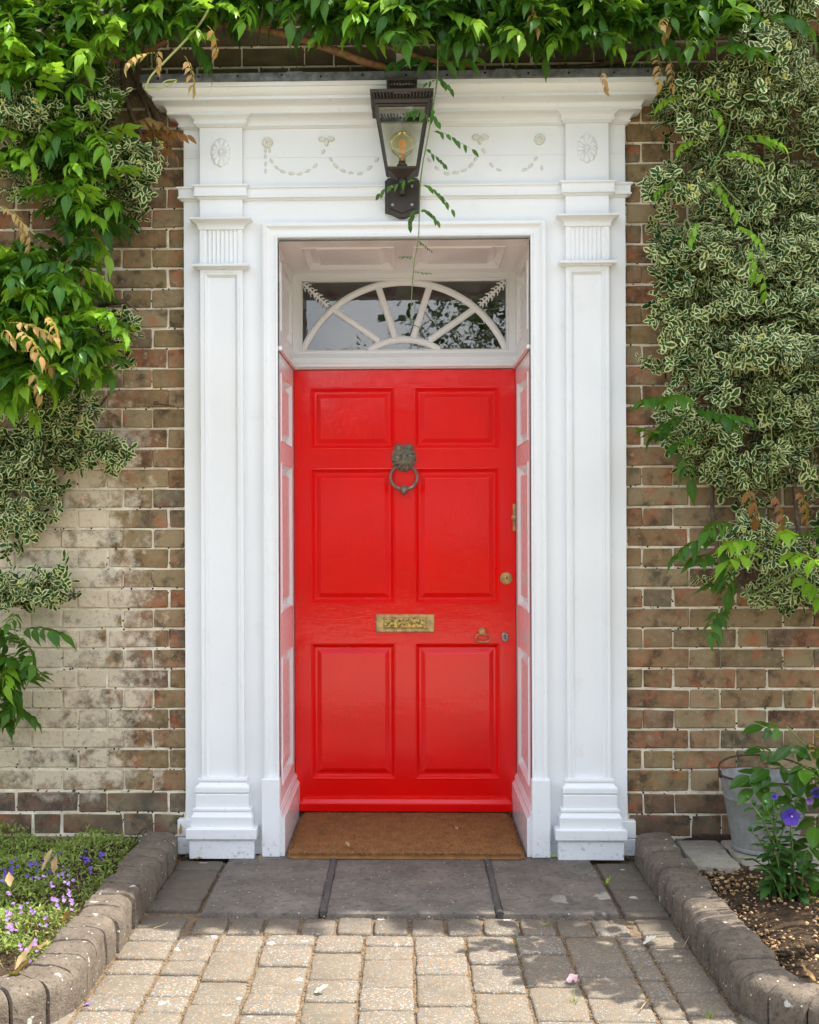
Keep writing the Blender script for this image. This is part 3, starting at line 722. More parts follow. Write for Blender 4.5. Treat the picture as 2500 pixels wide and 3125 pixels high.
BASE = [(0, .289), (.010, .286), (.011, .281), (.010, .276), (.006, .2745), (.011, .266), (.019, .258), (.019, .256), (.0205, .254), (.0205, .239), (.019, .236), (.014, .2325), (.017, .2300), (.018, .228),
        (.018, .182), (.023, .180), (.028, .1785), (.028, .171), (.024, .169), (.030, .156), (.034, .150), (.0335, .147), (.034, .112), (.046, .1105), (.050, .108), (.050, .075), (.0485, .072), (.039, .0715), (.039, .0)]
def polar(name, m, parent, c, ro, hf, na=40, nr=10, d0=0.0):
    vs = []; fs = []
    for i in range(nr + 1):
        r = i / nr
        for k in range(na):
            q = 2 * PI * k / na; R = ro(q); u, v = R * r * math.cos(q), R * r * math.sin(q) 
            vs.append((c[0] + u, c[1] - (hf(r, q, u, v) if i < nr else -.003), c[2] + v))
    for i in range(nr):
        for k in range(na): fs.append((i * na + k, i * na + (k + 1) % na, (i + 1) * na + (k + 1) % na, (i + 1) * na + k))
    return MB().add(vs, fs).build(name, m, parent, 50)
def oval(a, b, q): return a * b / math.sqrt((b * math.cos(q)) ** 2 + (a * math.sin(q)) ** 2)
for s in (-1, 1):
    cx = s * .674; x0, x1 = cx - .0795, cx + .0795
    r0 = lambda i, d: (x0 + i, x1 - i, .286 + i * .2, 2.168 - i, d)
    mb = MB().rings(XZ(PY), [(x0, x1, .286, 2.168, -PY + BY), r0(0, 0.0015), r0(.0015, 0), r0(.012, 0), r0(.0135, .002), r0(.0165, .002), r0(.018, -.001), (x0 + .021, x1 - .021, .287, 2.147, 0), (x0 + .030, x1 - .030, .287, 2.138, .012)])
    pil = mb.build('pilaster', 'whitew', dc)
    mb = MB().mould([(p, z) for p, z in BASE], x0, x1, PY, BY); mb.build('pilaster_base', 'white', pil, 24)
    # fluted neck
    n = 8; xs = []
    for i in range(n):
        a = x0 + .017 + i * .0157
        for t in range(9): xs.append((a + .0157 * t / 8, -.0048 * math.sin(PI * t / 8) ** .8 if True else 0))
    P = [(x0, 0)] + [(a, -d) for a, d in xs] + [(x1, 0)]
    mb = MB(); vs = []
    for a, d in P: vs += [(a, PY + d, 2.185), (a, PY + d, 2.318)]
    fs = [(2 * i, 2 * i + 2, 2 * i + 3, 2 * i + 1) for i in range(len(P) - 1)]
    k = len(vs); vs += [(x0, BY, 2.185), (x0, BY, 2.318), (x1, BY, 2.185), (x1, BY, 2.318)]
    fs += [(0, 1, k + 1, k), (len(P) * 2 - 2, len(P) * 2 - 1, k + 3, k + 2)]
    mb.add(vs, fs).build('fluted_neck', 'white', pil, 40)
    mb = MB().mould([(0, 2.166), (.010, 2.168), (.012, 2.171), (.024, 2.174), (.026, 2.178), (.026, 2.183), (.020, 2.186), (0, 2.187)], x0, x1, PY, BY).build('necking', 'white', pil, 24)
    mb = MB().mould([(.0, 2.312), (.0045, 2.3135), (.0055, 2.322), (.010, 2.332), (.020, 2.341), (.034, 2.346), (.035, 2.352), (0, 2.353)], x0, x1, PY, BY); mb.build('capital', 'white', pil, 24)
    for a, b in ((2.3535, 2.428), (2.478, 2.692)): MB().box(x0, x1, PY, BY, a, b, .0015).build('frieze_block', 'whitew', pil)
    mb = MB().mould([(p, z + .0012) for p, z in BAND], x0, x1, PY, BY - .012).build('band_break', 'white', pil, 24); MB().mould(BED, x0, x1, PY, BY - .014).build('cornice_break', 'white', pil, 24)
    def ro(q): return oval(.037, .054, q) * (1 + .09 * abs(math.cos(6 * q)) - .05)
    def hf(r, q, u, v): return 1.45 * (.002 + .006 * math.exp(-((r - .22) / .10) ** 2) * 0 + (.007 * math.exp(-(r / .20) ** 4)) + (.0052 * math.sin(PI * min(1, max(0, (r - .28) / .72))) ** .6) * (.45 + .55 * abs(math.cos(6 * q)) ** .6) + (.0012 * math.cos(24 * q) if .25 < r < .6 else 0))
    polar('rosette', 'white', pil, (cx, PY, 2.598), ro, hf, 96, 16)
# garlands on the frieze
gl = MB()
def bead(mb, x, z, a, L=.013, wd=.0062):
    R = Matrix.Rotation(-a, 3, 'Y')
    mb.lathe([(.0006, -L), (wd * .6, -L * .7), (wd, -.1 * L), (wd * .8, .5 * L), (.0006, L)], (x, BY, z), 8, R @ Matrix.Rotation(PI / 2, 3, 'Y'), 1, 1)
sw1 = [(905, 600), (940, 645), (980, 670), (1040, 685), (1095, 687), (1150, 667), (1200, 633), (1252, 537)]
sw2 = [(1305, 590), (1337, 633), (1385, 665), (1440, 680), (1500, 685), (1565, 648), (1615, 592)]
gar = MB().box(-.0005, .0005, BY, BY + .001, 2.6, 2.601).build('garland', 'ivory', dc)
bm_ = MB(); bead(bm_, 0, 0, 0); bme = bm_.mesh('husk', 'ivory', 180)
def husk(x, z, a, sc=1):
    o = link('husk', bme, gar); o.location = Vector((x, 0, z)); o.rotation_euler = (0, -a, 0); o.scale = (sc, 1, sc * 1.1)
for s in (-1, 1):
    for sw in (sw1, sw2):
        Pz = [W(420 + a * .4522, 220 + b_ * .4522, BY) for a, b_ in sw]
        for i, p in enumerate(Pz):
            if s > 0 and sw is sw1 and i in (3, 4): continue
            a = Pz[min(i + 1, len(Pz) - 1)]; b_ = Pz[max(0, i - 1)]; d = a - b_
            husk(-s * abs(p.x) * -1 if s > 0 else p.x, p.z - (.004 if s > 0 else 0), math.atan2(d.z, d.x) if s < 0 else -math.atan2(d.z, d.x), rnd.uniform(.85, 1.1))
    zz = [2.612, 2.590, 2.563, 2.536] if s < 0 else [2.536]
    for z in zz: husk(s * .511, z, PI / 2, .8)
    if s < 0: husk(-.496, 2.611, PI / 2, .8)
    polar('medallion', 'ivory', gar, (s * .503, BY, 2.641), lambda q: .0215, lambda r, q, u, v: .004 + .006 * math.exp(-((r - .75) / .18) ** 2) + .011 * math.exp(-(r / .42) ** 2) + .002 * math.sin(9 * u / .02) * math.cos(7 * v / .02), 28, 9)
    for dx, dz, a, b_ in ((-.016, .004, .016, .012), (.016, .004, .016, .012), (0, -.010, .009, .015)):
        polar('bow', 'ivory', gar, (s * .285 + dx, BY, 2.648 + dz), lambda q: oval(a, b_, q), lambda r, q, u, v: .002 + .008 * math.sqrt(max(0, 1 - r * r)) - .003 * math.exp(-(r / .3) ** 2), 20, 6)
# architrave round the opening
AP = [(0, -.010), (0, -.052), (.003, -.0555), (.0075, -.0555), (.010, -.052), (.0105, -.049), (.016, -.047), (.026, -.0475), (.034, -.051), (.040, -.057), (.0415, -.058), (.0415, -.060), (.047, -.0615), (.052, -.060), (.054, -.056), (.0565, -.056), (.0565, BY)]
vs = []; fs = []
for o_, y in AP:
    e = RV + o_; vs += [(-e, y, .0), (-e, y, 2.282 + o_), (e, y, 2.282 + o_), (e, y, .0)]
for i in range(len(AP) - 1):
    for k in range(3): fs.append((i * 4 + k, i * 4 + k + 1, (i + 1) * 4 + k + 1, (i + 1) * 4 + k))
arch = MB().add(vs, fs).build('architrave', 'white', dc, 30)
for s in (-1, 1):
    a, b = sorted((s * (RV - .003), s * (RV + .064))); MB().box(a, b, -.072, BY, .0, .286, .0025).build('architrave_block', 'white', arch)
# panelled reveals and soffit
def panel_rects(u0, u1, v0, v1, raised=True, sc=1.0):
    r = lambda i, d: (u0 + i * sc, u1 - i * sc, v0 + i * sc, v1 - i * sc, d)
    return [r(0, 0), r(.003, -.002), r(.008, .002), r(.016, .011), r(.020, .014), r(.028, .014), r(.030, .013), r(.044, .004), r(.0455, .0035)]
VZ = [(0.0, .165, None), (.165, .81, (.235, .722)), (.81, 1.497, (.887, 1.458)), (1.497, 1.868, (1.536, 1.798)), (1.885, 2.270, (1.955, 2.215))]
for s in (-1, 1):
    mp = lambda u, v, d: (s * (RV + d * 1.5), u, v)
    mb = MB()
    for v0, v1, pn in VZ:
        if pn is None: continue
        mb.rings(mp, [(-.045, .57, v0, v1, 0), (.055, .468, pn[0], pn[1], 0)], False)
    mb.rings(mp, [(-.045, .57, 0.0, .165, 0)]); rev = mb.build('reveal', 'gloss', dc)
    for v0, v1, pn in VZ[1:]: MB().rings(mp, panel_rects(.055, .468, pn[0], pn[1])).build('reveal_panel', 'gloss', rev)
    mb = MB(); SK = [(0, .176), (.004, .174), (.006, .168), (.010, .164), (.010, .160), (.007, .157), (.009, .150), (.016, .140), (.020, .138), (.020, .0), ]
    vs = []; fs = []
    for p, z in SK: vs += [(s * (RV - p), -.058, z), (s * (RV - p), .57, z)]
    for i in range(len(SK) - 1): fs.append((2 * i, 2 * i + 1, 2 * i + 3, 2 * i + 2))
    vs2 = [(s * RV, -.058, 0)]; k = len(vs); vs += vs2; fs.append(tuple(2 * i for i in range(len(SK))) + (k,))
    mb.add(vs, fs).build('skirting', 'gloss', rev)
    mb = MB(); mb.box(*sorted((s * (RV - .014), s * (RV - .0005))), -.04, .56, 1.868, 1.885, .003); mb.build('reveal_rail', 'gloss', rev)
mp = lambda u, v, d: (u, v, 2.270 + d * 1.5)
mb = MB()
for u0, u1 in ((-RV, 0), (0, RV)):
    a, b = (u0 + .075, u1 - .035) if u0 < 0 else (u0 + .035, u1 - .075)
    mb.rings(mp, [(u0, u1, -.045, .57, 0), (a, b, .06, .455, 0)], False)
sof = mb.build('soffit', 'gloss', dc)
for u0, u1 in ((-RV + .075, -.035), (.035, RV - .075)): MB().rings(mp, panel_rects(u0, u1, .06, .455, sc=1.25)).build('soffit_panel', 'gloss', sof)

# ---------------------------------------------------------------- fanlight
fan = thing('fanlight', 'fan shaped overlight with white curved glazing bars above the red door', 'window', (0, .55, 1.9))
FY = .548
GX, GZ0, GZ1 = .424, 1.9547, 2.237
mb = MB()
mb.rings(XZ(FY), [(-RV, RV, 1.935, 2.270, 0), (-GX - .012, GX + .012, GZ0 - .01, GZ1 + .012, 0), (-GX - .009, GX + .009, GZ0 - .007, GZ1 + .009, -.004), (-GX - .004, GX + .004, GZ0 - .003, GZ1 + .004, .0), (-GX, GX, GZ0, GZ1, .016)], False)
TR = [(0, 1.872), (.004, 1.872), (.006, 1.875), (.020, 1.878), (.022, 1.883), (.022, 1.890), (.016, 1.894), (.014, 1.902), (.017, 1.908), (.017, 1.916), (.010, 1.925), (.006, 1.932), (0, 1.9355)]
vs = []; fs = []
for p, z in TR: vs += [(-RV, FY - p, z), (RV, FY - p, z)]
for i in range(len(TR) - 1): fs.append((2 * i, 2 * i + 1, 2 * i + 3, 2 * i + 2))
mb.add(vs, fs); mb.add([(-RV, FY, 1.872), (RV, FY, 1.872), (RV, .60, 1.872), (-RV, .60, 1.872)], [(0, 1, 2, 3)]); ff = mb.build('frame', 'white', fan)
OC, OR = (0, 1.775), .4590
IC, IR = (0, 1.722), .272
SEC = [(-.0135, .016), (-.0135, .004), (-.009, 0), (-.004, -.004), (.004, -.004), (.009, 0), (.0135, .004), (.0135, .016)]
def ang(c, r, z): return math.asin((z - c[1]) / r)
ao = ang(OC, OR, GZ0 - .004); ai = ang(IC, IR, GZ0 - .004)
arc_o = arc(OC, OR, PI - ao, ao, 40); arc_i = arc(IC, IR, PI - ai, ai, 24)
mb = MB().bar(arc_o, SEC, XZ(FY)); mb.build('glazing_bar', 'white', fan, 50)
mb = MB().bar(arc_i, SEC, XZ(FY)); mb.build('glazing_bar', 'white', fan, 50)
def f2(px, py): p = W(800 + px * .5217, 650 + py * .5217, FY); return (p.x, p.z)
RAD = []
for s in (-1, 1):
    for (a, b) in (((775, 728), (675, 425)), ((683, 748), (402, 556))):
        p, q = f2(*a), f2(*b); p = (s * abs(p[0] + .002), p[1]); q = (s * abs(q[0] + .002), q[1]); RAD.append((p, q))
        MB().bar([p, q], [(o_, d + .0008) for o_, d in SEC], XZ(FY)).build('glazing_bar', 'white', fan, 50)
    # leafy ornament across the upper corner
    p, q = f2(240, 412), f2(388, 548); p = (s * abs(p[0]), p[1]); q = (s * abs(q[0]), q[1])
    mb = MB(); n = 9; d = Vector((q[0] - p[0], q[1] - p[1])); L = d.length; d.normalize(); nn = Vector((-d.y, d.x))
    mb.bar([p, q], [(-.005, .010), (-.004, 0), (.004, 0), (.005, .010)], XZ(FY))
    for i in range(n):
        c = Vector(p) + d * (L * (i + .5) / n)
        for sg in (-1, 1):
            w = .014 + .006 * (i % 2)
            mb.tube([(c.x, FY + .003, c.y), (c.x + nn.x * sg * w * .6 - d.x * .003, FY, c.y + nn.y * sg * w * .6 - d.y * .003), (c.x + nn.x * sg * w + d.x * .007, FY + .002, c.y + nn.y * sg * w + d.y * .007)], [.005, .004, .002], 6)
    c = Vector(p) + d * L * .5; mb.lathe([(.001, -.006), (.009, -.002), (.009, .004), (.001, .006)], (c.x, FY + .002, c.y), 10, Matrix.Rotation(PI / 2, 3, 'X'))
    mb.build('corner_ornament', 'white', fan, 50)
def pane(poly):
    t = rnd.uniform(-.0016, .0016); t2 = rnd.uniform(-.0012, .0012); cx = sum(p[0] for p in poly) / len(poly)
    MB().add([(u, FY + .012 + t * (u - cx) * 10 + t2, v) for u, v in poly], [tuple(range(len(poly)))]).build('pane', 'glass', fan)
def on_arc(c, r, x): return c[1] + math.sqrt(max(0, r * r - (x - c[0]) ** 2))
xo = [RAD[2][1][0], RAD[3][1][0]]; xi = [RAD[2][0][0], RAD[3][0][0]]
eo = OR * math.cos(ao); ei = IR * math.cos(ai)
seg = lambda c, r, a, b, n=10: [(a + (b - a) * i / n, on_arc(c, r, a + (b - a) * i / n)) for i in range(n + 1)]
pane(seg(OC, OR, -xo[0], xo[0]) + seg(IC, IR, xi[0], -xi[0]))
for s in (-1, 1):
    pane(seg(OC, OR, s * xo[0], s * xo[1]) + seg(IC, IR, s * xi[1], s * xi[0]))
    pane(seg(OC, OR, s * xo[1], s * eo) + seg(IC, IR, s * ei, s * xi[1]))
    pane(seg(OC, OR, s * eo, s * xo[1]) + [(s * GX * .995, GZ1)] + [(s * GX, GZ0)])
    pane(seg(OC, OR, s * xo[1], 0) + [(0, GZ1 + .002), (s * GX * .995, GZ1)])
pane(seg(IC, IR, -ei, ei))

# ---------------------------------------------------------------- front door
fd = thing('front_door', 'glossy red six panelled front door with brass and bronze fittings', 'door', (0, .57, 0))
DY = .570
COLS = [(-.463, 0, -.397, -.040), (0, .463, .040, .397)]
ROWS = [(.085, .805, .150, .722), (.805, 1.497, .887, 1.458), (1.497, 1.869, 1.536, 1.7976)]
mb = MB()
for u0, u1, a, b in COLS:
    for v0, v1, c, d in ROWS: mb.rings(XZ(DY), [(u0, u1, v0, v1, 0), (a, b, c, d, 0)], False)
mb.rings(XZ(DY), [(-.463, .463, .025, .085, 0)])
mb.box(-.4635, .4635, DY + .016, DY + .045, .025, 1.869)
mb.build('door_leaf', 'red', fd)
for u0, u1, a, b in COLS:
    for v0, v1, c, d in ROWS:
        r = lambda i, dd: (a + i, b - i, c + i, d - i, dd)
        MB().rings(XZ(DY), [r(0, 0), r(.0015, -.0022), r(.004, -.0025), r(.008, .001), r(.015, .009), r(.019, .0125), r(.0195, .0145), r(.027, .0145), r(.0275, .0125), r(.044, .0035), r(.0455, .003)]).build('door_panel', 'red', fd)
WB = [(0, .083), (.006, .081), (.020, .070), (.030, .058), (.032, .055), (.034, .053), (.034, .024), (0, .024)]
MB().mould(WB, -.41, .41, DY, DY).build('weatherboard', 'red', fd)
# lion head knocker
kc = Vector((-.003, DY, 1.500))
def kro(q):
    r = oval(.0535, .060, q)
    for a in (PI * .32, PI * .68): r += .011 * math.exp(-((q - a) / .16) ** 2)
    r -= .006 * math.exp(-((q - PI / 2) / .16) ** 2)
    return r * (1 + .025 * math.sin(17 * q))
def gs(u, v, cu, cv, su, sv=None): return math.exp(-((u - cu) / su) ** 2 - ((v - cv) / (sv or su)) ** 2)
def khf(r, q, u, v):
    h = .004 + .020 * math.sqrt(max(0, 1 - r ** 2.4))
    if r > .5: h += .0045 * math.sin(15 * q + 9 * r) * min(1, (r - .5) * 6)
    a = abs(u)
    h += .013 * gs(u, v, 0, -.014, .016, .022) + .008 * gs(u, v, 0, .008, .008, .02) + .006 * gs(a, v, .016, .016, .011, .005) - .008 * gs(a, v, .016, .006, .007, .005)
    h += .006 * gs(a, v, .010, -.026, .010, .009) - .006 * gs(u, v, 0, -.035, .012, .003) + .006 * gs(u, v, 0, -.045, .012, .008) + .003 * gs(u, v, 0, .034, .02, .02) * math.sin(u * 700)
    return h
kn = polar('knocker', 'bronze', fd, kc, kro, khf, 72, 26)
ringp = [(kc.x + .0555 * math.cos(a) * (1 if abs(math.cos(a)) < .99 else 1), DY - .018 - .008 * (1 - math.sin(a)) / 2, kc.z - .082 + .052 * math.sin(a)) for a in [PI * .72 + (PI * 1.56) * i / 30 for i in range(31)]]
MB().tube(ringp, [.0055 + .0022 * math.sin(PI * i / 30) for i in range(31)], 10).build('knocker_ring', 'bronze', kn, 60)
zb = kc.z - .134
mb = MB().lathe([(.001, -.019), (.011, -.015), (.018, -.004), (.0185, .004), (.013, .013), (.006, .018), (.001, .019)], (kc.x, DY - .026, zb), 16); mb.lathe([(.001, -.021), (.007, -.016), (.010, -.006), (.008, .010), (.001, .016)], (kc.x, DY - .038, zb - .002), 10); mb.build('striker', 'bronze', kn, 60)
# letter plate
lx0, lx1, lz0, lz1 = -.122, .122, .768, .8425
mb = MB().rings(XZ(DY), [(lx0, lx1, lz0, lz1, 0), (lx0, lx1, lz0, lz1, -.004), (lx0 + .003, lx1 - .003, lz0 + .003, lz1 - .003, -.006), (lx0 + .030, lx1 - .030, lz0 + .013, lz1 - .013, -.006), (lx0 + .0325, lx1 - .0325, lz0 + .0155, lz1 - .0155, -.003), (lx0 + .036, lx1 - .036, lz0 + .018, lz1 - .018, -.0035)], False)
lp = mb.build('letter_plate', 'brass', fd)
MB().rings(XZ(DY), [(lx0 + .036, lx1 - .036, lz0 + .018, lz1 - .018, -.0025), (lx0 + .038, lx1 - .038, lz0 + .02, lz1 - .02, -.0045), (lx0 + .040, lx1 - .040, lz0 + .022, lz1 - .022, -.0045)]).build('letter_flap', 'brassw', lp)
RX = Matrix.Rotation(PI / 2, 3, 'X')
mb = MB().lathe([(.0255, 0), (.0255, .002), (.022, .005), (.0135, .006), (.0130, .0045), (.001, .0045)], (.424, DY, .993), 32, RX); cyl = mb.build('lock_cylinder', 'brass', fd, 30)
mb = MB().lathe([(.0072, .0045), (.0072, .0085), (.006, .009), (.001, .009)], (.4245, DY, .997), 16, RX); mb.box(.4205, .4285, DY - .009, DY - .004, .979, .996, .001); mb.build('lock_barrel', 'brassw', cyl)
MB().box(.4238, .4252, DY - .0096, DY - .006, .992, 1.002).build('key_slot', 'black', cyl)
mb = MB().lathe([(.021, 0), (.021, .002), (.018, .0045), (.015, .0045), (.001, .0046)], (.418, DY, .748), 28, RX, .76, 1); esc = mb.build('keyhole_plate', 'steel', fd, 30)
mb = MB().lathe([(.0042, .0045), (.0042, .0051), (.001, .0051)], (.418, DY, .753), 14, RX); mb.box(.4158, .4202, DY - .0051, DY - .003, .738, .752); mb.build('keyhole', 'black', esc)
mb = MB().lathe([(.016, 0), (.0155, .003), (.007, .005), (.006, .012), (.012, .016), (.0135, .022), (.011, .028), (.001, .031)], (.323, DY, .771), 22, RX); hd = mb.build('drop_handle', 'brass', fd, 50)
pts = [(.323 + .030 * math.copysign(abs(math.cos(a)) ** .75, math.cos(a)), DY - .018 - .004 * math.sin(a), .7445 + .0165 * math.copysign(abs(math.sin(a)) ** .75, math.sin(a))) for a in [2 * PI * i / 32 for i in range(33)]]
mb = MB().tube(pts, .0032, 8)
for dx in (-.008, 0, .008): mb.lathe([(.003, -.003), (.0052, -.001), (.0052, .001), (.003, .003)], (.323 + dx, DY - .014, .728), 10, Matrix.Rotation(PI / 2, 3, 'Y'))
mb.build('handle_loop', 'brass', hd, 60)
z0, z1 = W(1570, 1620, DY).z, W(1570, 1538, DY).z; zc = (z0 + z1) / 2
mb = MB().box(.452, .4635, DY - .010, DY, z0, z1, .002); mb.lathe([(.001, -.016), (.007, -.010), (.011, 0), (.007, .010), (.001, .016)], (.455, DY - .012, zc), 10)
mb.box(.446, .463, DY - .016, DY - .008, zc - .005, zc + .005, .002); mb.build('latch_keep', 'brass', fd)

# ---------------------------------------------------------------- door mat
dm = thing('doormat', 'plain brown coir doormat filling the porch floor', 'doormat', (0, .2, 0))
X0, X1, Y0, Y1 = -.437, .437, -.098, .545
vs = []; fs = []; nx, ny = 60, 44
for j in range(ny + 1):
    for i in range(nx + 1):
        u, v = i / nx, j / ny; e = min(u, 1 - u) * (X1 - X0); f = min(v, 1 - v) * (Y1 - Y0)
        rr = .03; cxx = max(0, rr - e); cyy = max(0, rr - f)
        x = X0 + (X1 - X0) * u; y = Y0 + (Y1 - Y0) * v
        if cxx > 0 and cyy > 0:
            k_ = math.hypot(cxx, cyy)
            m_ = max(cxx, cyy) / k_; x += (1 if u < .5 else -1) * cxx * (1 - m_); y += (1 if v < .5 else -1) * cyy * (1 - m_)
        zt = .020 + .0016 * mnoise.noise(Vector((x * 9, y * 9, 0))) - .006 * max(0, 1 - min(e, f) / .008)
        if i in (0, nx) or j in (0, ny): zt = .002
        vs.append((x, y, zt))
for j in range(ny):
    for i in range(nx): fs.append((j * (nx + 1) + i, j * (nx + 1) + i + 1, (j + 1) * (nx + 1) + i + 1, (j + 1) * (nx + 1) + i))
MB().add(vs, fs).build('mat_body', 'coir', dm, 60)
n = 22000; x = NP.uniform(X0 + .004, X1 - .004, n); y = Y0 + .003 + (Y1 - Y0 - .006) * NP.uniform(0, 1, n) ** 1.25
edge = NP.uniform(0, 1, n) < .06; y[edge] = Y0 + NP.uniform(-.003, .006, edge.sum())
a = NP.uniform(0, 2 * PI, n); L = NP.uniform(.006, .014, n); dx, dy = np.cos(a) * L, np.sin(a) * L
V = np.stack([np.stack([x - dy * .07, y + dx * .06, np.full(n, .018)], 1), np.stack([x + dy * .07, y - dx * .07, np.full(n, .018)], 1), np.stack([x + dx, y + dy, .0215 + NP.uniform(0, .008, n)], 1)], 1).reshape(-1, 3)
for k, (a, b_) in enumerate(((0, 10000), (10000, 15500), (15500, n))): tag(link('coir_pile', fast_mesh('coir_pile', V[3 * a:3 * b_], np.arange(3 * (b_ - a)).reshape(-1, 3), {}, ('coir', 'coird', 'coirl')[k], False), dm), kind='stuff')

# ---------------------------------------------------------------- wall lantern
LX = -.004; LY = -.175
ln = thing('wall_lantern', 'old copper wall lantern with clear amber bulb above the red door', 'lantern', (LX, -.03, 2.36))
za = lambda py, y=LY: W(1230, py, y).z
mb = MB(); w = .064; zt, zb_ = za(545, -.05), za(648, -.05); zc2 = za(664, -.05)
pl = [(-w, zt - .012), (-w + .012, zt), (w - .012, zt), (w, zt - .012), (w, zb_), (w - .012, zb_ - .002)] + [(w * .5, zb_ - .010), (w * .2, zc2), (0, zc2 - .002), (-w * .2, zc2), (-w * .5, zb_ - .010)] + [(-w + .012, zb_ - .002), (-w, zb_)]
mb.prism([(LX + u, v) for u, v in pl], XZ(-.030), .0, -.030)
pl2 = [(-w + .02, zt - .02), (w - .02, zt - .02), (w - .02, zb_ + .012), (w * .3, zb_ + .002), (0, zb_ - .006), (-w * .3, zb_ + .002), (-w + .02, zb_ + .012)]
mb.prism([(LX + u, v) for u, v in pl2], XZ(-.060), .0, -.006)
bp = mb.build('back_plate', 'lantern', ln)
for u, v in ((-.035, zb_ + .024), (.035, zb_ + .024), (.035, zt - .032), (-.035, zt - .032)):
    MB().lathe([(.006, 0), (.0055, .0025), (.001, .004)], (LX + u, -.066, v), 10, RX).build('screw', 'steel', bp)
mb = MB().box(LX - .010, LX + .010, -.10, -.064, zt - .07, zt - .02, .003); mb.tube([(LX, -.066, zt - .05), (LX, -.11, zt - .045), (LX, -.15, zt - .02), (LX, LY, zt + .012)], [.010, .009, .009, .011], 10)
mb.build('bracket', 'lantern', ln, 50)
ztop, zbot = za(345), za(524)
def sq(h, z): return [(LX + a * h, LY + b * h, z) for a, b in ((-1, -1), (1, -1), (1, 1), (-1, 1))]
ht, hb = .088, .0535
T4, B4 = sq(ht, ztop), sq(hb, zbot)
mb = MB()
for i in range(4): mb.tube([B4[i], T4[i]], .0052, 4)
for Q in (T4, B4):
    for i in range(4): mb.tube([Q[i], Q[(i + 1) % 4]], .0048, 4)
mb.add(sq(hb, zbot - .002) + sq(.016, za(548)), [(0, 1, 5, 4), (1, 2, 6, 5), (2, 3, 7, 6), (3, 0, 4, 7), (0, 1, 2, 3)]); mb.tube([(LX, LY, za(548)), (LX, LY, za(560))], [.014, .010], 10)
frm = mb.build('frame', 'lantern', ln)
for i in range(4): MB().add([B4[i], B4[(i + 1) % 4], T4[(i + 1) % 4], T4[i]], [(0, 1, 2, 3)]).build('glass_pane', 'lglass', ln)
def ringbox(mb, h0, h1, z0, z1, t=.004):
    A, B = sq(h0, z0), sq(h1, z1); a, b = sq(h0 - t, z0), sq(h1 - t, z1)
    for i in range(4):
        k_ = (i + 1) % 4; mb.add([A[i], A[k_], B[k_], B[i], a[i], a[k_], b[k_], b[i]], [(0, 1, 2, 3), (5, 4, 7, 6), (0, 1, 5, 4), (3, 2, 6, 7)])
zg0, zg1 = za(341), za(304)
mb = MB(); ringbox(mb, .094, .099, zg0, zg0 + .012); ringbox(mb, .108, .112, zg1 - .010, zg1); ringbox(mb, .099, .108, zg0 + .012, zg0 + .013)
mb.add(sq(.111, zg1 - .0005) + sq(.046, zg1 + .020) + sq(.035, za(284)), [(0, 1, 5, 4), (1, 2, 6, 5), (2, 3, 7, 6), (3, 0, 4, 7), (4, 5, 9, 8), (5, 6, 10, 9), (6, 7, 11, 10), (7, 4, 8, 11)])
for sd in range(4):
    A, B = sq(.0985, zg0 + .011), sq(.108, zg1 - .009)
    for i in range(18):
        t = (i + .5) / 18; p = Vector(A[sd]).lerp(Vector(A[(sd + 1) % 4]), t); q = Vector(B[sd]).lerp(Vector(B[(sd + 1) % 4]), t); mb.tube([p, q], .0026, 5)
gal = mb.build('pierced_gallery', 'lantern', ln)
zc0, zc1 = za(284), za(252)
mb = MB(); ringbox(mb, .036, .047, zc0, zc0 + .012); ringbox(mb, .053, .055, zc1 - .010, zc1)
for sd in range(4):
    A, B = sq(.046, zc0 + .011), sq(.053, zc1 - .009)
    for i in range(9):
        t = (i + .5) / 9; mb.tube([Vector(A[sd]).lerp(Vector(A[(sd + 1) % 4]), t), Vector(B[sd]).lerp(Vector(B[(sd + 1) % 4]), t)], .0022, 5)
mb.add(sq(.055, zc1) + sq(.024, zc1 + .006), [(0, 1, 5, 4), (1, 2, 6, 5), (2, 3, 7, 6), (3, 0, 4, 7), (4, 5, 6, 7)]); mb.lathe([(.023, 0), (.024, .006), (.018, .010), (.001, .011)], (LX, LY, zc1 + .004), 16)
mb.build('chimney', 'lantern', ln)
zl = za(440)
mb = MB().lathe([(.012, -.062), (.0125, -.050), (.020, -.042), (.034, -.030), (.043, -.014), (.0455, 0), (.043, .016), (.034, .031), (.018, .0425), (.001, .0455)], (LX, LY, zl), 28); blb = mb.build('bulb', 'amber', ln, 180)
mb = MB()
for k_ in range(4): mb.tube([(LX + .010 * math.cos(k_ * PI / 2 + .4), LY + .010 * math.sin(k_ * PI / 2 + .4), zl - .022), (LX + .007 * math.cos(k_ * PI / 2 + .4), LY + .007 * math.sin(k_ * PI / 2 + .4), zl + .014)], .0024, 6)
mb.tube([(LX, LY, zl - .06), (LX, LY, zl - .02)], .004, 8); mb.build('filament', 'filament', blb)
MB().lathe([(.018, -.034), (.0185, -.012), (.013, -.008), (.0125, .0)], (LX, LY, zl - .062), 20).build('lamp_socket', 'rust', ln)
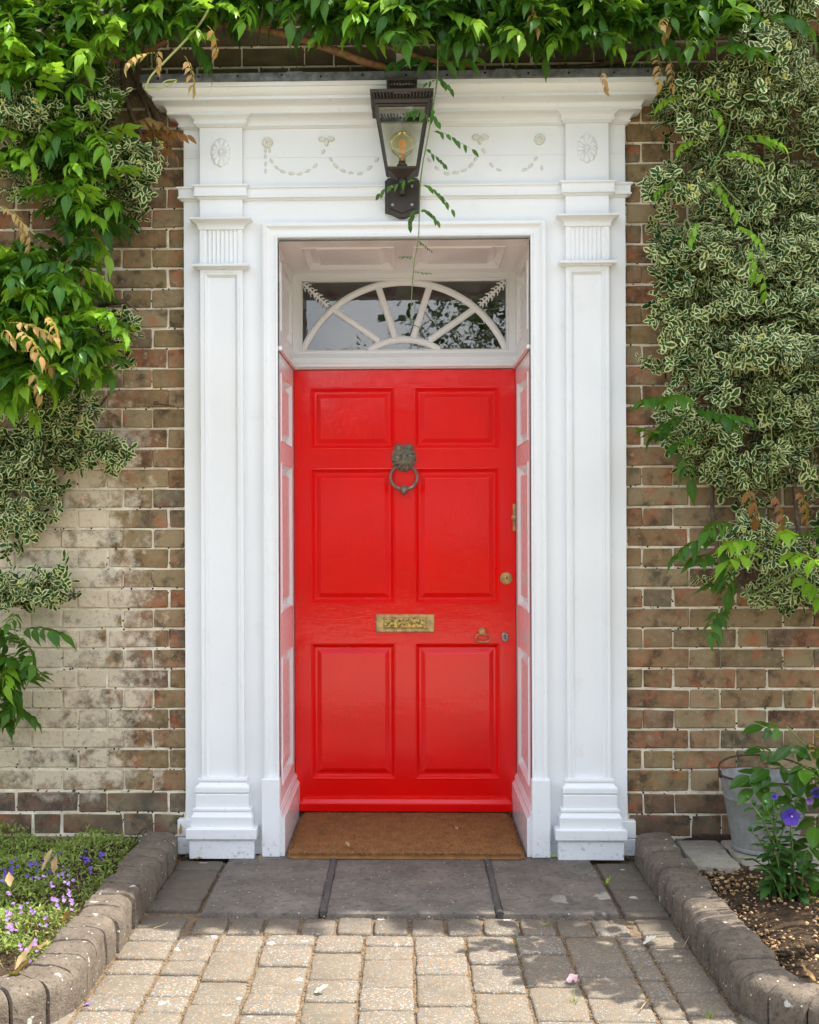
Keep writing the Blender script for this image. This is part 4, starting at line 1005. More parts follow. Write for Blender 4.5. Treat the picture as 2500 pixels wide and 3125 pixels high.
# ---------------------------------------------------------------- garden trees across the drive
rnd.seed(21)
tl = leaf_t(.24, .14, .1, .1, n=3); ts = leaf_t(.13, .07, .1, .1, n=3)
cl = Cloud(); mbT = MB()
for i in range(7000):          # tall hedge across the drive, unseen, added to darken the door's reflections
    p = Vector((rnd.uniform(-13, 13), -11 + rnd.uniform(-.4, .4), 0)); p.z = (3.0 + .5 * mnoise.noise(Vector((p.x * .6, 0, 0)))) * rnd.random() ** .6 - .05
    cl.add(tl, frame(rvec(), rvec(), p, rnd.uniform(.8, 1.3)), rnd.random())
for cx, cy, cz, rx, rz, n in ((1.75, -12.0, 4.0, 1.9, 2.3, 5200), (-.62, -12.6, 2.7, .62, 1.25, 1700), (5.0, -13, 3.6, 2.4, 2.6, 1300), (9.5, -13, 4.2, 3.0, 3.6, 1300), (-4.6, -14, 1.6, 2.0, 1.5, 700), (-9.5, -14, 2.6, 3.0, 2.6, 1100), (14, -11, 3.6, 3, 3.3, 900), (-14, -10, 3, 2.6, 2.6, 700)):
    for i in range(n):
        d = rvec().normalized() * (rnd.random() ** .45); w = 1 + .35 * mnoise.noise(d * 2.2 + Vector((cx, 0, 0)))
        p = Vector((cx + d.x * rx * w, cy + d.y * rx * w, cz + d.z * rz * w))
        cl.add(ts if abs(cx) < 2 else tl, frame(rvec(), rvec(), p, rnd.uniform(.7, 1.3)), rnd.random())
    mbT.tube([(cx, cy, -.1), (cx + .1, cy, cz * .5), (cx, cy, cz)], [.16, .11, .05], 8)
M['far'] = m_leaf('distant_tree_leaf', (.030, .075, .015), (.055, .11, .022), .2, .6)
wood = thing('trees', 'garden trees seen in the fanlight glass, with an added unseen hedge beyond the drive', 'trees', (0, -12, 0)); wood['kind'] = 'stuff'
tag(link('foliage', cl.mesh('foliage', 'far', False), wood), kind='stuff'); tag(mbT.build('trunk', 'bark', wood, 60), kind='stuff')

# ---------------------------------------------------------------- climbing wisteria
rnd.seed(5)
wl = [leaf_w(.060, .028, .22, .18, .40, seed=1), leaf_w(.055, .025, .38, .30, .42, seed=2), leaf_w(.066, .029, .12, .42, .38, seed=3), leaf_w(.058, .024, .5, .12, .4, .2, seed=4), leaf_w(.062, .029, -.1, .25, .4, .2, seed=5)]
def wisteria_tpl(pairs, droop, size=1.0, Lr=.17, seed=0, hang=.6):
    r = random.Random(seed); c = Cloud(); pts = []
    for i in range(13):
        t = i / 12; a = droop * t
        pts.append(Vector((.01 * math.sin(t * 3 + seed), Lr * (math.sin(a) / max(droop, .01) if droop > .05 else t), -Lr * (1 - math.cos(a)) / max(droop, .01))))
    for i in range(12):
        d = pts[i + 1] - pts[i]; V, T, E = leaf_t(d.length * 1.1, .0028, 0, 0, n=2); E = E * 0
        for nn in (Vector((0, 0, 1)), Vector((1, 0, .2))): c.add((V, T, E), frame(d, nn, pts[i]), .45)
    def at(t): f = t * 12; i = min(11, int(f)); return pts[i].lerp(pts[i + 1], f - i), (pts[i + 1] - pts[i]).normalized()
    for k in range(pairs):
        t = .30 + .62 * k / max(1, pairs - 1)
        for s in (-1, 1):
            p, d = at(t + r.uniform(-.02, .02)); q = size * (1 - .35 * abs(t - .6)) * r.uniform(.85, 1.12)
            dr = Vector((s * r.uniform(.6, .95), 0, 0)) + d * r.uniform(.3, .7) + Vector((0, 0, -hang * r.uniform(.5, 1.2)))
            nr = Vector((s * .25, -.1, 1)) + d * -.2 + Vector((r.uniform(-.35, .35), r.uniform(.0, .5), 0))
            c.add(r.choice(wl), frame(dr, nr, p, q), r.random() * .5)
    p, d = at(1.0); c.add(r.choice(wl), frame(d + Vector((0, 0, -.4 * hang)), Vector((0, .5, 1)), p, size * 1.1), r.random() * .5)
    return c.tpl()
WT = [wisteria_tpl(p, dr, sz, L, i, h) for i, (p, dr, sz, L, h) in enumerate([(4, .6, 1.05, .14, .3), (5, .9, 1.0, .17, .4), (4, .3, 1.15, .15, .15), (5, 1.1, .98, .18, .45), (3, .5, 1.15, .11, .25), (5, .7, .9, .16, .3), (4, .2, 1.0, .14, .1), (4, 1.3, 1.05, .16, .6)])]
WS = [wisteria_tpl(4, 1.2, .60, .12, 31, .5), wisteria_tpl(5, .9, .58, .14, 32, .4), wisteria_tpl(3, 1.5, .62, .09, 33, .7)]
def meshes(tpls, name, m): return [fast_mesh(name, t[0], t[1], {'edge': t[2], 'tint': t[3]}, m) for t in tpls]
WM = meshes(WT, 'leaf', 'wist'); WY = meshes(WT[:6], 'leaf', 'wisty'); WB_ = meshes(WS, 'leaf', 'bronzeleaf'); WG = meshes(WS, 'leaf', 'goldleaf'); WSM = meshes(WS, 'leaf', 'wist'); WSY = meshes(WS, 'leaf', 'wisty')
def leaf_pose(p, az, pitch=0.0, roll=0.0, sc=1.0):
    """leaf leaving the wall: az 0 = straight out from it, positive to the right"""
    return Matrix.Translation(p) @ Matrix.Rotation(PI + az, 4, 'Z') @ Matrix.Rotation(pitch, 4, 'X') @ Matrix.Rotation(roll, 4, 'Y') @ Matrix.Scale(sc, 4)
wis = thing('wisteria', 'climbing wisteria with drooping green leaves over the cornice and left of the door', 'wisteria', (-1.3, -.05, 0))
wis2 = thing('wisteria', 'wisteria shoots with bright green leaves growing through the variegated shrub', 'wisteria', (1.3, -.05, 0))
def scatter(parent, poly, n, ymin, ymax, young=.12, azs=1.25, pmax=300, edge_droop=0.0, stuffc=None, sc=(.85, 1.15), yfun=None):  # young: share of bright leaves, raised to paint sunlit highlights
    xs = [p[0] for p in poly]; ys = [p[1] for p in poly]; k = 0; out = []
    while k < n:
        px, py = rnd.uniform(min(xs), max(xs)), rnd.uniform(min(ys), max(ys))
        if not inpoly(px, py, poly): continue
        t = rnd.random() ** .8; y = ymin + (ymax - ymin) * t
        if yfun: y *= yfun(px, py)
        p = W(px, py, y); az = rnd.gauss(0, .7) * azs; az = max(-1.7, min(1.7, az)); m = leaf_pose(p, az, rnd.uniform(-.3, .55), rnd.uniform(-.5, .5), rnd.uniform(*sc))
        out.append((t, px, py, m)); k += 1
    out.sort(key=lambda a: -a[0])
    for i, (t, px, py, m) in enumerate(out):
        if i < pmax:
            yg = rnd.random() < young * (1.6 if t > .7 else .5)
            place('leaf', rnd.choice(WY if yg else WM), parent, m)
        else: (deepY if rnd.random() < young * (1.3 if t > .6 else .4) else stuffc).add(rnd.choice(WT), m, rnd.random() * .7)
deep = Cloud(); deepY = Cloud()
TOPB = [(420, -90), (2480, -90), (2420, 40), (2300, 90), (2180, 130), (1960, 120), (1750, 125), (1560, 135), (1330, 120), (1180, 125), (1000, 90), (900, 40), (760, 30), (640, 20), (520, 110), (440, 140)]
scatter(wis, TOPB, 720, -.03, -.32, .16, 1.3, 140, stuffc=deep)
scatter(wis, [(-70, -80), (440, -80), (400, 90), (330, 210), (300, 330), (350, 420), (330, 520), (250, 560), (290, 640), (200, 650), (120, 520), (-60, 500)], 330, -.04, -.38, .45, 1.1, 85, stuffc=deep)
scatter(wis, [(-60, 770), (90, 760), (200, 800), (280, 830), (250, 900), (300, 980), (330, 1080), (260, 1150), (160, 1140), (60, 1190), (-60, 1200)], 340, -.05, -.50, .42, 1.2, 62, stuffc=deep)
scatter(wis, [(180, 560), (380, 540), (360, 680), (300, 760), (220, 790), (60, 780), (150, 740), (210, 680)], 46, -.04, -.30, .3, 1.2, 0, stuffc=deep)
scatter(wis, [(-70, 1850), (40, 1880), (100, 1930), (95, 2060), (40, 2120), (-60, 2180)], 46, -.05, -.24, .05, 1.1, 8, stuffc=deep)
scatter(wis, [(-60, 2130), (0, 2150), (0, 2200), (-60, 2240)], 6, -.05, -.14, 0, .8, 8, stuffc=deep)
tag(link('foliage', deep.mesh('foliage', 'wist'), wis), kind='stuff'); tag(link('young_sunlit_foliage', deepY.mesh('young_sunlit_foliage', 'wisty'), wis), kind='stuff')  # bright leaves merged in to paint sun on the left clump
hi = Cloud()        # the same climber under the eaves, whose leaves fleck the shade line on the path
for i in range(120): hi.add(rnd.choice(WT), leaf_pose(Vector((rnd.uniform(1.2, 5.2), -.02 - .13 * rnd.random() ** 2, rnd.uniform(4.6, 5.4))), rnd.gauss(0, .8), rnd.uniform(-.3, .3), 0, 1.2), rnd.random())
tag(link('eaves_foliage', hi.mesh('eaves_foliage', 'wist'), wis), kind='stuff')
def spray(parent, ms, lst, y=-.25):
    for px, py, az, pitch, sc in lst: place('leaf', rnd.choice(ms), parent, leaf_pose(W(px, py, y + rnd.uniform(-.03, .03)), az, pitch, rnd.uniform(-.3, .3), sc))
for o in (wis,):
    b0 = len(C.objects)
    spray(wis, WB_, [(430, 400, 1.35, -.2, 1.15), (395, 420, .8, -.5, 1.0), (470, 375, 1.45, .1, 1.0), (420, 370, 1.2, .0, .8), (380, 380, -.6, -.2, .9)], -.13)
    spray(wis, WG, [(30, 985, 1.2, .1, 1.2), (60, 1005, .8, -.2, 1.2), (70, 1070, 1.3, .1, 1.3), (15, 930, -.5, .2, 1.2), (100, 1130, .7, -.4, 1.1), (20, 1010, .2, .2, 1.0), (135, 965, .9, -.1, 1.0)], -.64)
    spray(wis, WG, [(480, 160, -.9, -.1, 1.0), (560, 170, .9, -.6, 1.1), (500, 150, -.5, -.4, .9), (640, 80, .8, -.6, 1.0), (30, 655, 1.4, -.2, 1.0), (70, 690, 1.3, -.5, .9), (10, 630, .9, -.2, .9)], -.48)
    spray(wis, WG, [(1600, 20, .4, -.2, 1.3), (2080, 70, -1.2, .1, 1.1), (2050, 60, -.6, .1, 1.0), (2010, 150, .1, -.8, 1.0), (2040, 175, .4, -.8, .9), (1850, 210, -.9, -.6, .9)], -.36)
    spray(wis, WY, [(600, 40, .3, .3, .9), (640, 20, .9, .2, .8), (560, 110, 1.0, .1, .9), (590, 80, .4, -.2, .8), (40, 180, .2, .5, 1.1), (110, 190, 1.0, .4, 1.0), (120, 290, .6, .5, 1.0), (190, 520, .5, .2, 1.0)], -.40)
spray(wis2, WM, [(2085, 1225, -1.2, .3, 1.1), (2110, 1215, -.6, .2, 1.2), (2110, 1270, -1.2, .1, 1.0), (2080, 1330, -1.1, .2, 1.1), (2110, 1330, -.6, .0, 1.1), (2100, 1370, -.3, -.1, 1.1), (2090, 1260, .9, .2, 1.1), (2160, 1270, 1.2, .2, .9)], -.26)
spray(wis2, WM, [(2215, 1640, -1.2, .25, 1.2), (2230, 1680, -1.0, .0, 1.1), (2250, 1610, -.8, .4, 1.1), (2240, 1700, -.4, -.1, 1.1), (2205, 1850, -.7, -.5, .9), (2215, 1830, -.5, -.6, .8), (2270, 1790, -1.2, .2, .9), (2480, 1610, .2, .3, 1.1), (2450, 1640, -.2, .2, 1.0)], -.28)
spray(wis2, WY, [(2310, 1690, -.9, .1, 1.3), (2400, 1690, .2, .2, 1.35), (2440, 1670, 1.0, .2, 1.2), (2390, 1650, -.3, .5, 1.2), (2330, 1660, -1.1, .3, 1.1), (2430, 1750, .4, -.2, 1.2), (2480, 1740, .9, 0, 1.1)], -.40)
spray(wis2, WB_, [(2290, 1480, -.1, -.4, 1.5), (2340, 1490, .7, -.5, 1.4), (2420, 1490, .5, -.3, 1.2)], -.30)
spray(wis2, WM, [(2120, 120, -.3, .1, 1.3), (2180, 150, .6, .0, 1.25), (2230, 90, -.2, .3, 1.3), (2260, 180, .3, -.2, 1.2), (2140, 60, -1, .3, 1.2), (2320, 60, .8, .2, 1.2), (2070, 150, -.9, 0, 1.2)], -.33)
spray(wis2, WSY, [(2110, 300, -1.2, .3, 1.1), (2130, 290, .2, .5, 1.0), (2160, 330, .9, -.2, 1.1), (2240, 430, 1.2, .2, 1.2), (2150, 440, -1.0, .3, 1.1), (2190, 480, .8, .2, 1.1), (2080, 560, -1.1, .2, 1.0), (2150, 560, .7, .1, 1.1), (2200, 620, .6, .1, 1.1), (2140, 680, -.7, .0, 1.1), (2230, 690, .9, -.2, 1.1), (2280, 760, .6, -.4, 1.2), (2320, 820, .3, -.6, 1.1)], -.33)
def stemtube(parent, m, pts, y, r, name='stem', n=7, wob=.004):
    P = [W(a, b, (y if not isinstance(y, (list, tuple)) else y[i])) for i, (a, b) in enumerate(pts)]
    Q = []                                          # Catmull-Rom through the points
    for i in range(len(P) - 1):
        a, b, c, d = P[max(0, i - 1)], P[i], P[i + 1], P[min(len(P) - 1, i + 2)]
        for k in range(6):
            t = k / 6; Q.append(.5 * ((2 * b) + (c - a) * t + (2 * a - 5 * b + 4 * c - d) * t * t + (3 * b - a - 3 * c + d) * t ** 3))
    Q.append(P[-1]); Q = [q + Vector((mnoise.noise(q * 9), mnoise.noise(q * 9 + Vector((5, 0, 0))), mnoise.noise(q * 9 + Vector((0, 7, 0))))) * wob for q in Q]
    r0, r1 = r if isinstance(r, tuple) else (r, r)
    return MB().tube(Q, [r0 + (r1 - r0) * i / (len(Q) - 1) for i in range(len(Q))], n).build(name, m, parent, 60)
stemtube(wis, 'barko', [(620, 80), (700, 78), (800, 90), (930, 122), (1050, 165), (1200, 215), (1330, 245)], [-.06, -.08, -.10, -.12, -.13, -.12, -.10], (.013, .016), 'branch', 9)
stemtube(wis, 'barko', [(1180, 140), (1300, 180), (1440, 205), (1500, 225), (1640, 218)], -.09, (.009, .012), 'branch')
stemtube(wis, 'bark', [(1470, 228), (1640, 212), (1800, 205), (1900, 180), (2000, 165)], -.05, (.012, .015), 'branch')
stemtube(wis, 'barko', [(490, 118), (420, 128), (350, 160), (310, 180)], -.10, (.010, .007), 'branch')
stemtube(wis, 'barko', [(510, 125), (450, 150), (380, 175), (340, 190)], -.07, (.013, .009), 'branch')
stemtube(wis, 'bark', [(380, 150), (375, 260), (400, 340), (430, 420), (428, 520), (440, 600), (410, 690), (395, 750)], -.05, (.010, .009), 'branch')
stemtube(wis, 'bark', [(430, 180), (420, 260), (450, 330), (470, 420), (458, 520), (450, 620)], -.04, (.009, .006), 'branch')
stemtube(wis, 'bark', [(330, 160), (290, 330), (300, 480), (260, 620)], -.05, (.014, .012), 'branch')
stemtube(wis, 'bark', [(400, 200), (440, 280), (480, 350), (500, 400)], -.03, (.020, .012), 'branch')
stemtube(wis, 'bark', [(306, 930), (340, 925), (375, 922), (398, 904)], [-.03, -.07, -.09, -.10], (.011, .009), 'branch')
stemtube(wis, 'bark', [(375, 922), (400, 935), (424, 952)], [-.09, -.09, -.08], (.005, .002), 'branch')
stemtube(wis, 'rust', [(235, 1165), (200, 1210), (172, 1265)], -.06, (.006, .007), 'branch')
stemtube(wis, 'bark', [(331, 1207), (300, 1245), (262, 1305)], [-.10, -.06, -.03], (.004, .007), 'branch')
stemtube(wis, 'pstem', [(650, -10), (620, 60), (560, 130), (500, 190), (460, 230), (445, 262), (446, 274), (490, 268), (535, 250), (536, 242), (510, 245), (496, 255), (508, 262), (530, 252)], -.40, (.0045, .0016), 'shoot')
stemtube(wis, 'pstem', [(-20, 620), (40, 655), (80, 690), (130, 740)], -.36, (.004, .002), 'shoot')
stemtube(wis2, 'stem', [(2275, 40), (2250, 180), (2262, 260), (2235, 340), (2215, 430), (2170, 520), (2110, 640)], -.31, (.0035, .0022), 'shoot')
stemtube(wis2, 'stem', [(2180, 500), (2200, 560), (2270, 640), (2300, 720), (2340, 840)], -.31, (.003, .0018), 'shoot')
stemtube(wis2, 'stem', [(2356, 1170), (2354, 1300), (2358, 1520)], -.24, .002, 'shoot')
stemtube(wis2, 'stem', [(2510, 1720), (2420, 1750), (2350, 1790), (2270, 1830)], -.36, (.005, .003), 'shoot')
# the shoot hanging down in front of the lantern
hs = stemtube(wis, 'stem', [(1336, -10), (1337, 100), (1336, 207), (1331, 265), (1322, 325), (1311, 390), (1300, 450), (1290, 502), (1283, 562), (1280, 640), (1278, 718), (1270, 770), (1264, 806), (1257, 900), (1254, 973), (1262, 990), (1286, 1002)],
               [-.30] * 4 + [-.31] * 5 + [-.30] * 8, (.0030, .0013), 'hanging_shoot', 6, .001)
def pinnate(parent, pts, y, L, m, side=0, name='leaf', k=None):
    """a small compound leaf drawn along a measured rachis, leaflets hanging from it"""
    P = [W(a, b, yy) for (a, b), yy in zip(pts, y if isinstance(y, list) else [y] * len(pts))]
    c = Cloud(); n = k or len(P) * 2
    for i in range(len(P) - 1):
        d = P[i + 1] - P[i]; V, T, E = leaf_t(d.length, .0022, 0, 0, n=2); c.add((V, T, E * 0), frame(d, (0, -1, 0), P[i]), .5); c.add((V, T, E * 0), frame(d, (0, 0, 1), P[i]), .5)
    for i in range(n + 1):
        f = (i + .6) / (n + .6) * (len(P) - 1); j = min(len(P) - 2, int(f)); p = P[j].lerp(P[j + 1], f - j); d = (P[j + 1] - P[j]).normalized()
        if i == n: dr = d + Vector((0, 0, -.35)); p = P[-1]
        else: dr = d * .55 + Vector((rnd.uniform(-.25, .25), -.25, -.85 if i % 2 else -.35)) + (Vector((0, -.5, .1)) if i % 3 == 0 else Vector())
        c.add(leaf_t(L * rnd.uniform(.8, 1.15), L * .42, .3, .3, .42), frame(dr, Vector((rnd.uniform(-.5, .5), -1, .5)), p), rnd.random() * .5)
    t = c.tpl(); o = bpy.data.objects.new(name, fast_mesh(name, t[0], t[1], {'edge': t[2], 'tint': t[3]}, m)); C.objects.link(o); o.parent = parent; o.location = -wloc(parent); return o
for pts, L, k in (([(1313, 400), (1345, 402), (1375, 415), (1400, 432), (1440, 455)], .034, 6), ([(1296, 450), (1320, 470), (1345, 488), (1355, 500)], .027, 5), ([(1283, 566), (1305, 565), (1330, 585), (1350, 600), (1378, 638)], .033, 6),
                  ([(1283, 548), (1240, 550), (1210, 562), (1180, 570), (1160, 590)], .034, 5), ([(1279, 640), (1260, 650), (1252, 670), (1252, 682)], .036, 4), ([(1279, 645), (1300, 640), (1318, 655), (1332, 672)], .030, 6), ([(1313, 390), (1300, 345), (1275, 335), (1262, 340)], .046, 4),
                  ([(1322, 330), (1320, 350), (1335, 370)], .036, 4), ([(1335, 240), (1352, 245), (1372, 268)], .036, 4), ([(1335, 245), (1318, 246), (1306, 252)], .022, 2), ([(1276, 735), (1292, 745), (1315, 765)], .012, 7), ([(1263, 785), (1245, 783), (1225, 783)], .011, 6), ([(1262, 828), (1290, 832), (1312, 834)], .010, 7)):
    pinnate(hs, pts, -.315, L, 'wist', k=k)
for pts, m in (([(1336, 190), (1390, 185), (1440, 178)], 'wist'), ([(1336, 185), (1270, 175), (1210, 190)], 'wist'), ([(470, 405), (520, 395), (570, 412)], 'bronzeleaf'), ([(335, 430), (400, 415), (470, 408), (545, 410)], 'bronzeleaf'), ([(410, 375), (450, 360), (480, 372)], 'goldleaf')):
    pinnate(wis, pts, -.30 if m == 'wist' else -.14, .062 if m == 'wist' else .045, m, k=6)

# ---------------------------------------------------------------- variegated climbing shrub
rnd.seed(9)
el = [leaf_t(.033, .0215, .10, .16, .54), leaf_t(.027, .019, .18, -.06, .56), leaf_t(.038, .0235, .06, .22, .52), leaf_t(.022, .014, .2, .1, .5)]
def sprig_tpl(seed, n=5, L=.085, budk=0):
    r = random.Random(seed); c = Cloud(); bend = Vector((r.uniform(-.3, .3), 0, r.uniform(-.3, .3)))
    at = lambda t: Vector((0, L * t, 0)) + bend * (L * t * t)
    V, T, E = leaf_t(L, .003, 0, 0, n=2); c.add((V, T, E * 0), frame((0, 1, 0), (0, 0, 1), (0, 0, 0)), .5); c.add((V, T, E * 0), frame((0, 1, 0), (1, 0, 0), (0, 0, 0)), .5)
    for k in range(n):
        t = (k + .5) / n; p = at(t); ph = k * PI / 2 + r.uniform(-.5, .5); open_ = .25 + .95 * t
        for s in (0, 1):
            a = ph + s * PI + r.uniform(-.3, .3); rad = Vector((math.cos(a), 0, math.sin(a)))
            d = rad + Vector((0, open_ * r.uniform(.2, .8), 0)); nrm = Vector((0, 1.4, 0)) - rad * .5 + Vector((r.uniform(-.3, .3), 0, r.uniform(-.3, .3)))
            c.add(r.choice(el), frame(d, nrm, p, r.uniform(.75, 1.1) * (1.0 if k < n - 1 else .75)), r.random())
    return c.tpl()
ST = [sprig_tpl(i, n) for i, n in enumerate((5, 6, 5, 4, 6, 5, 5, 4))]
SM = meshes(ST, 'sprig', 'vari')
bud_me = MB()
for i in range(9):
    p = rvec().normalized() * .008; bud_me.lathe([(.0006, -.0035), (.0035, -.001), (.0035, .0012), (.0006, .0035)], (p.x, p.y * .6 + .09, p.z), 6)
bud_mesh = bud_me.mesh('bud_cluster', 'bud', 180)
def shrub(parent, polys, n, nobj, clumps, ybase, ydep, up=.35, fill=0.25, sq_=(.13, .12, .085), budp=.12):
    cs = []
    xs = [q[0] for P in polys for q in P]; ys = [q[1] for P in polys for q in P]
    ok = lambda a, b: any(inpoly(a, b, P) for P in polys)
    while len(cs) < clumps:
        px, py = rnd.uniform(min(xs), max(xs)), rnd.uniform(min(ys), max(ys))
        if ok(px, py):
            p = W(px, py, 0); p.y = -ybase - ydep * max(0, .5 + mnoise.noise(Vector((p.x * 2.3, 3.3, p.z * 1.9)))) * rnd.uniform(.6, 1.1); cs.append(p)
    out = []
    tries = 0
    while len(out) < n and tries < n * 60:
        tries += 1
        if rnd.random() < fill:
            px, py = rnd.uniform(min(xs), max(xs)), rnd.uniform(min(ys), max(ys))
            if not ok(px, py): continue
            p = W(px, py, -rnd.uniform(.02, .10)); d = Vector((rnd.gauss(0, .5), -1, rnd.gauss(.1, .5)))
        else:
            c = rnd.choice(cs); d = rvec().normalized(); d.y = -abs(d.y)
            if d.z < -.55: continue
            k = rnd.uniform(.75, 1.05); p = c + Vector((d.x * sq_[0], d.y * sq_[1], d.z * sq_[2])) * k
            v = CR.transposed() @ (p - CAMP); px = (v.x / -v.z - SHX * PH / FP) * FP + PW / 2; py = PH / 2 - (v.y / -v.z - SHY * PH / FP) * FP
            if not ok(px, py): continue
            d = d + Vector((0, -.5, up)) + rvec(.45)
        out.append((p.y, p, d))
    out.sort(key=lambda a: a[0]); cl = Cloud()
    for i, (y, p, d) in enumerate(out):
        d = d.normalized(); p = p - d * .045; m = frame(d, rvec(), p, rnd.uniform(.75, 1.3)); k = rnd.randrange(len(ST))
        if i < nobj:
            o = place('sprig', SM[k], parent, m)
            if rnd.random() < budp: b = bpy.data.objects.new('bud_cluster', bud_mesh); C.objects.link(b); b.parent = o
        else: cl.add(ST[k], m, rnd.random())
    if cl.V: tag(link('foliage', cl.mesh('foliage', 'vari'), parent), kind='stuff')
eR = thing('euonymus', 'tall mass of white edged variegated euonymus climbing the wall right of the door', 'shrub', (1.3, -.05, 0))
PR = [(2030, 235), (2000, 340), (2020, 420), (1995, 520), (1975, 590), (2000, 640), (1985, 720), (2010, 800), (1995, 870), (1990, 950), (2030, 1010), (2035, 1100), (2040, 1230), (2015, 1320), (2045, 1400), (2090, 1440), (2190, 1470), (2225, 1530), (2260, 1570), (2215, 1640), (2200, 1690), (2190, 1740), (2260, 1790), (2300, 1850), (2420, 1870), (2520, 1860), (2620, 1850), (2620, -60), (2290, -60), (2270, 120), (2200, 210), (2130, 250)]
shrub(eR, [PR], 2300, 300, 85, .03, .26, fill=.24, sq_=(.12, .13, .075))
stemtube(eR, 'stem', [(2225, 1800), (2160, 1770), (2120, 1760)], [-.10, -.14, -.15], (.003, .002))
for px, py, d in ((2128, 1762, (-1, -.4, .2)), (2170, 1780, (-.4, -.9, -.5)), (1965, 1090, (-.8, -.5, .4)), (1985, 1120, (.2, -.9, -.3)), (2010, 1130, (-.3, -.8, -.6)), (2150, 1780, (-.6, -.9, -.1))):
    p = W(px, py, -.14); place('sprig', SM[rnd.randrange(8)], eR, frame(Vector(d), rvec(), p - Vector(d).normalized() * .05, .8))
stemtube(eR, 'stem', [(2030, 1125), (2000, 1105), (1965, 1085)], -.12, (.002, .0015))
for k in range(7): stemtube(eR, 'bark', [(2200 + 60 * k, 1800), (2180 + 60 * k + rnd.uniform(-30, 30), 1300), (2190 + 60 * k, 800), (2210 + 50 * k, 300)], -.035, (.009, .005), 'branch', wob=.03)
eL = thing('euonymus', 'patches of white edged variegated euonymus among green leaves left of the door', 'shrub', (-1.3, -.05, 0))
L1 = [(-40, 300), (90, 330), (200, 150), (360, 180), (420, 260), (330, 360), (400, 420), (470, 470), (475, 560), (440, 650), (400, 730), (300, 700), (270, 760), (180, 640), (60, 620), (-40, 500)]
L2 = [(-40, 1260), (60, 1220), (150, 1190), (240, 1205), (320, 1240), (290, 1310), (385, 1375), (390, 1410), (280, 1430), (200, 1440), (130, 1500), (60, 1490), (-40, 1500)]
L3 = [(-40, 1500), (80, 1500), (190, 1500), (200, 1545), (150, 1600), (90, 1640), (40, 1690), (-40, 1680)]
L4 = [(-40, 1760), (60, 1755), (130, 1750), (215, 1735), (190, 1790), (265, 1825), (190, 1880), (120, 1850), (-40, 1860)]
L5 = [(290, 960), (410, 960), (420, 1020), (380, 1060), (420, 1090), (410, 1140), (370, 1130), (300, 1050)]
shrub(eL, [L1], 240, 110, 20, .09, .20, fill=.45, sq_=(.10, .09, .075)); shrub(eL, [[(-20, 330), (180, 330), (250, 420), (180, 500), (-20, 500)]], 46, 30, 9, .27, .08, fill=0, sq_=(.08, .08, .06)); shrub(eL, [[(250, 480), (400, 430), (470, 490), (470, 640), (400, 720), (280, 650)]], 60, 45, 10, .20, .08, fill=0, sq_=(.08, .07, .06))
shrub(eL, [L2], 260, 120, 18, .02, .13, sq_=(.10, .10, .06), fill=.2); shrub(eL, [L3], 85, 40, 7, .02, .12, sq_=(.09, .09, .05), fill=.2); shrub(eL, [L4], 85, 50, 7, .03, .12, sq_=(.09, .09, .045), fill=.2); shrub(eL, [L5], 26, 20, 4, .03, .06, sq_=(.06, .06, .05), fill=.3)
stemtube(eL, 'bark', [(-20, 1880), (60, 1800), (140, 1790), (230, 1830)], [-.05, -.1, -.12, -.14], (.006, .003), 'branch')

# ---------------------------------------------------------------- bucket, stone strip, pebbles
rnd.seed(13)
st = MB(); p = [W(0, 0, 0)]
sl = blob_block(.985, 1.14, -.40, -.05, .064, .08, .010, .004, 6, .002); tag(sl.build('stone_slab', 'pale', None, 40), 'short pale worn concrete strip butting against the right hand kerb by the wall', 'stone slab')
sl = blob_block(1.15, 1.62, -.42, -.05, .066, .08, .012, .004, 8, .002); tag(sl.build('stone_slab', 'pale', None, 40), 'long pale worn concrete strip that carries the zinc bucket', 'stone slab')
BX, BYc = 1.272, -.185
bk = thing('bucket', 'old galvanised zinc bucket with a wire handle standing against the brick wall', 'bucket', (BX, BYc, .066))
tilt = Matrix.Rotation(-.03, 3, 'X') @ Matrix.Rotation(.02, 3, 'Y')
BKP = [(.108, .0), (.113, .001), (.113, .010), (.110, .013), (.1265, .105), (.1395, .178), (.1415, .180), (.1425, .184), (.1415, .188), (.1425, .191), (.154, .252), (.157, .254), (.1585, .258), (.157, .262), (.153, .2615), (.152, .255), (.138, .176), (.108, .016), (.001, .014)]
MB().lathe(BKP, (BX, BYc, .066), 48, tilt).build('bucket_body', 'zinc', bk, 35)
rimp = [Vector((BX, BYc, .066)) + tilt @ Vector((.157 * math.cos(a), .157 * math.sin(a), .259)) for a in [2 * PI * i / 48 for i in range(49)]]
MB().tube(rimp, .0038, 8).build('rim', 'rust', bk, 60)
for s in (-1, 1):
    q = Vector((BX, BYc, .066)) + tilt @ Vector((s * .158, 0, .262)); MB().lathe([(.014, -.003), (.014, .003), (.006, .004), (.006, -.004)], q, 14, Matrix.Rotation(PI / 2, 3, 'Y')).build('handle_lug', 'rust', bk, 50)
hp = [Vector((BX, BYc, .066)) + tilt @ Vector((.160 * math.cos(a), .135 * math.sin(a) * .93, .268 + .045 * math.sin(a) ** .8)) for a in [PI * i / 28 for i in range(29)]]
MB().tube(hp, .0036, 8).build('handle', 'rust', bk, 60)
ico = []
t_ = (1 + 5 ** .5) / 2
icoV = np.array([(-1, t_, 0), (1, t_, 0), (-1, -t_, 0), (1, -t_, 0), (0, -1, t_), (0, 1, t_), (0, -1, -t_), (0, 1, -t_), (t_, 0, -1), (t_, 0, 1), (-t_, 0, -1), (-t_, 0, 1)], float) / 1.9
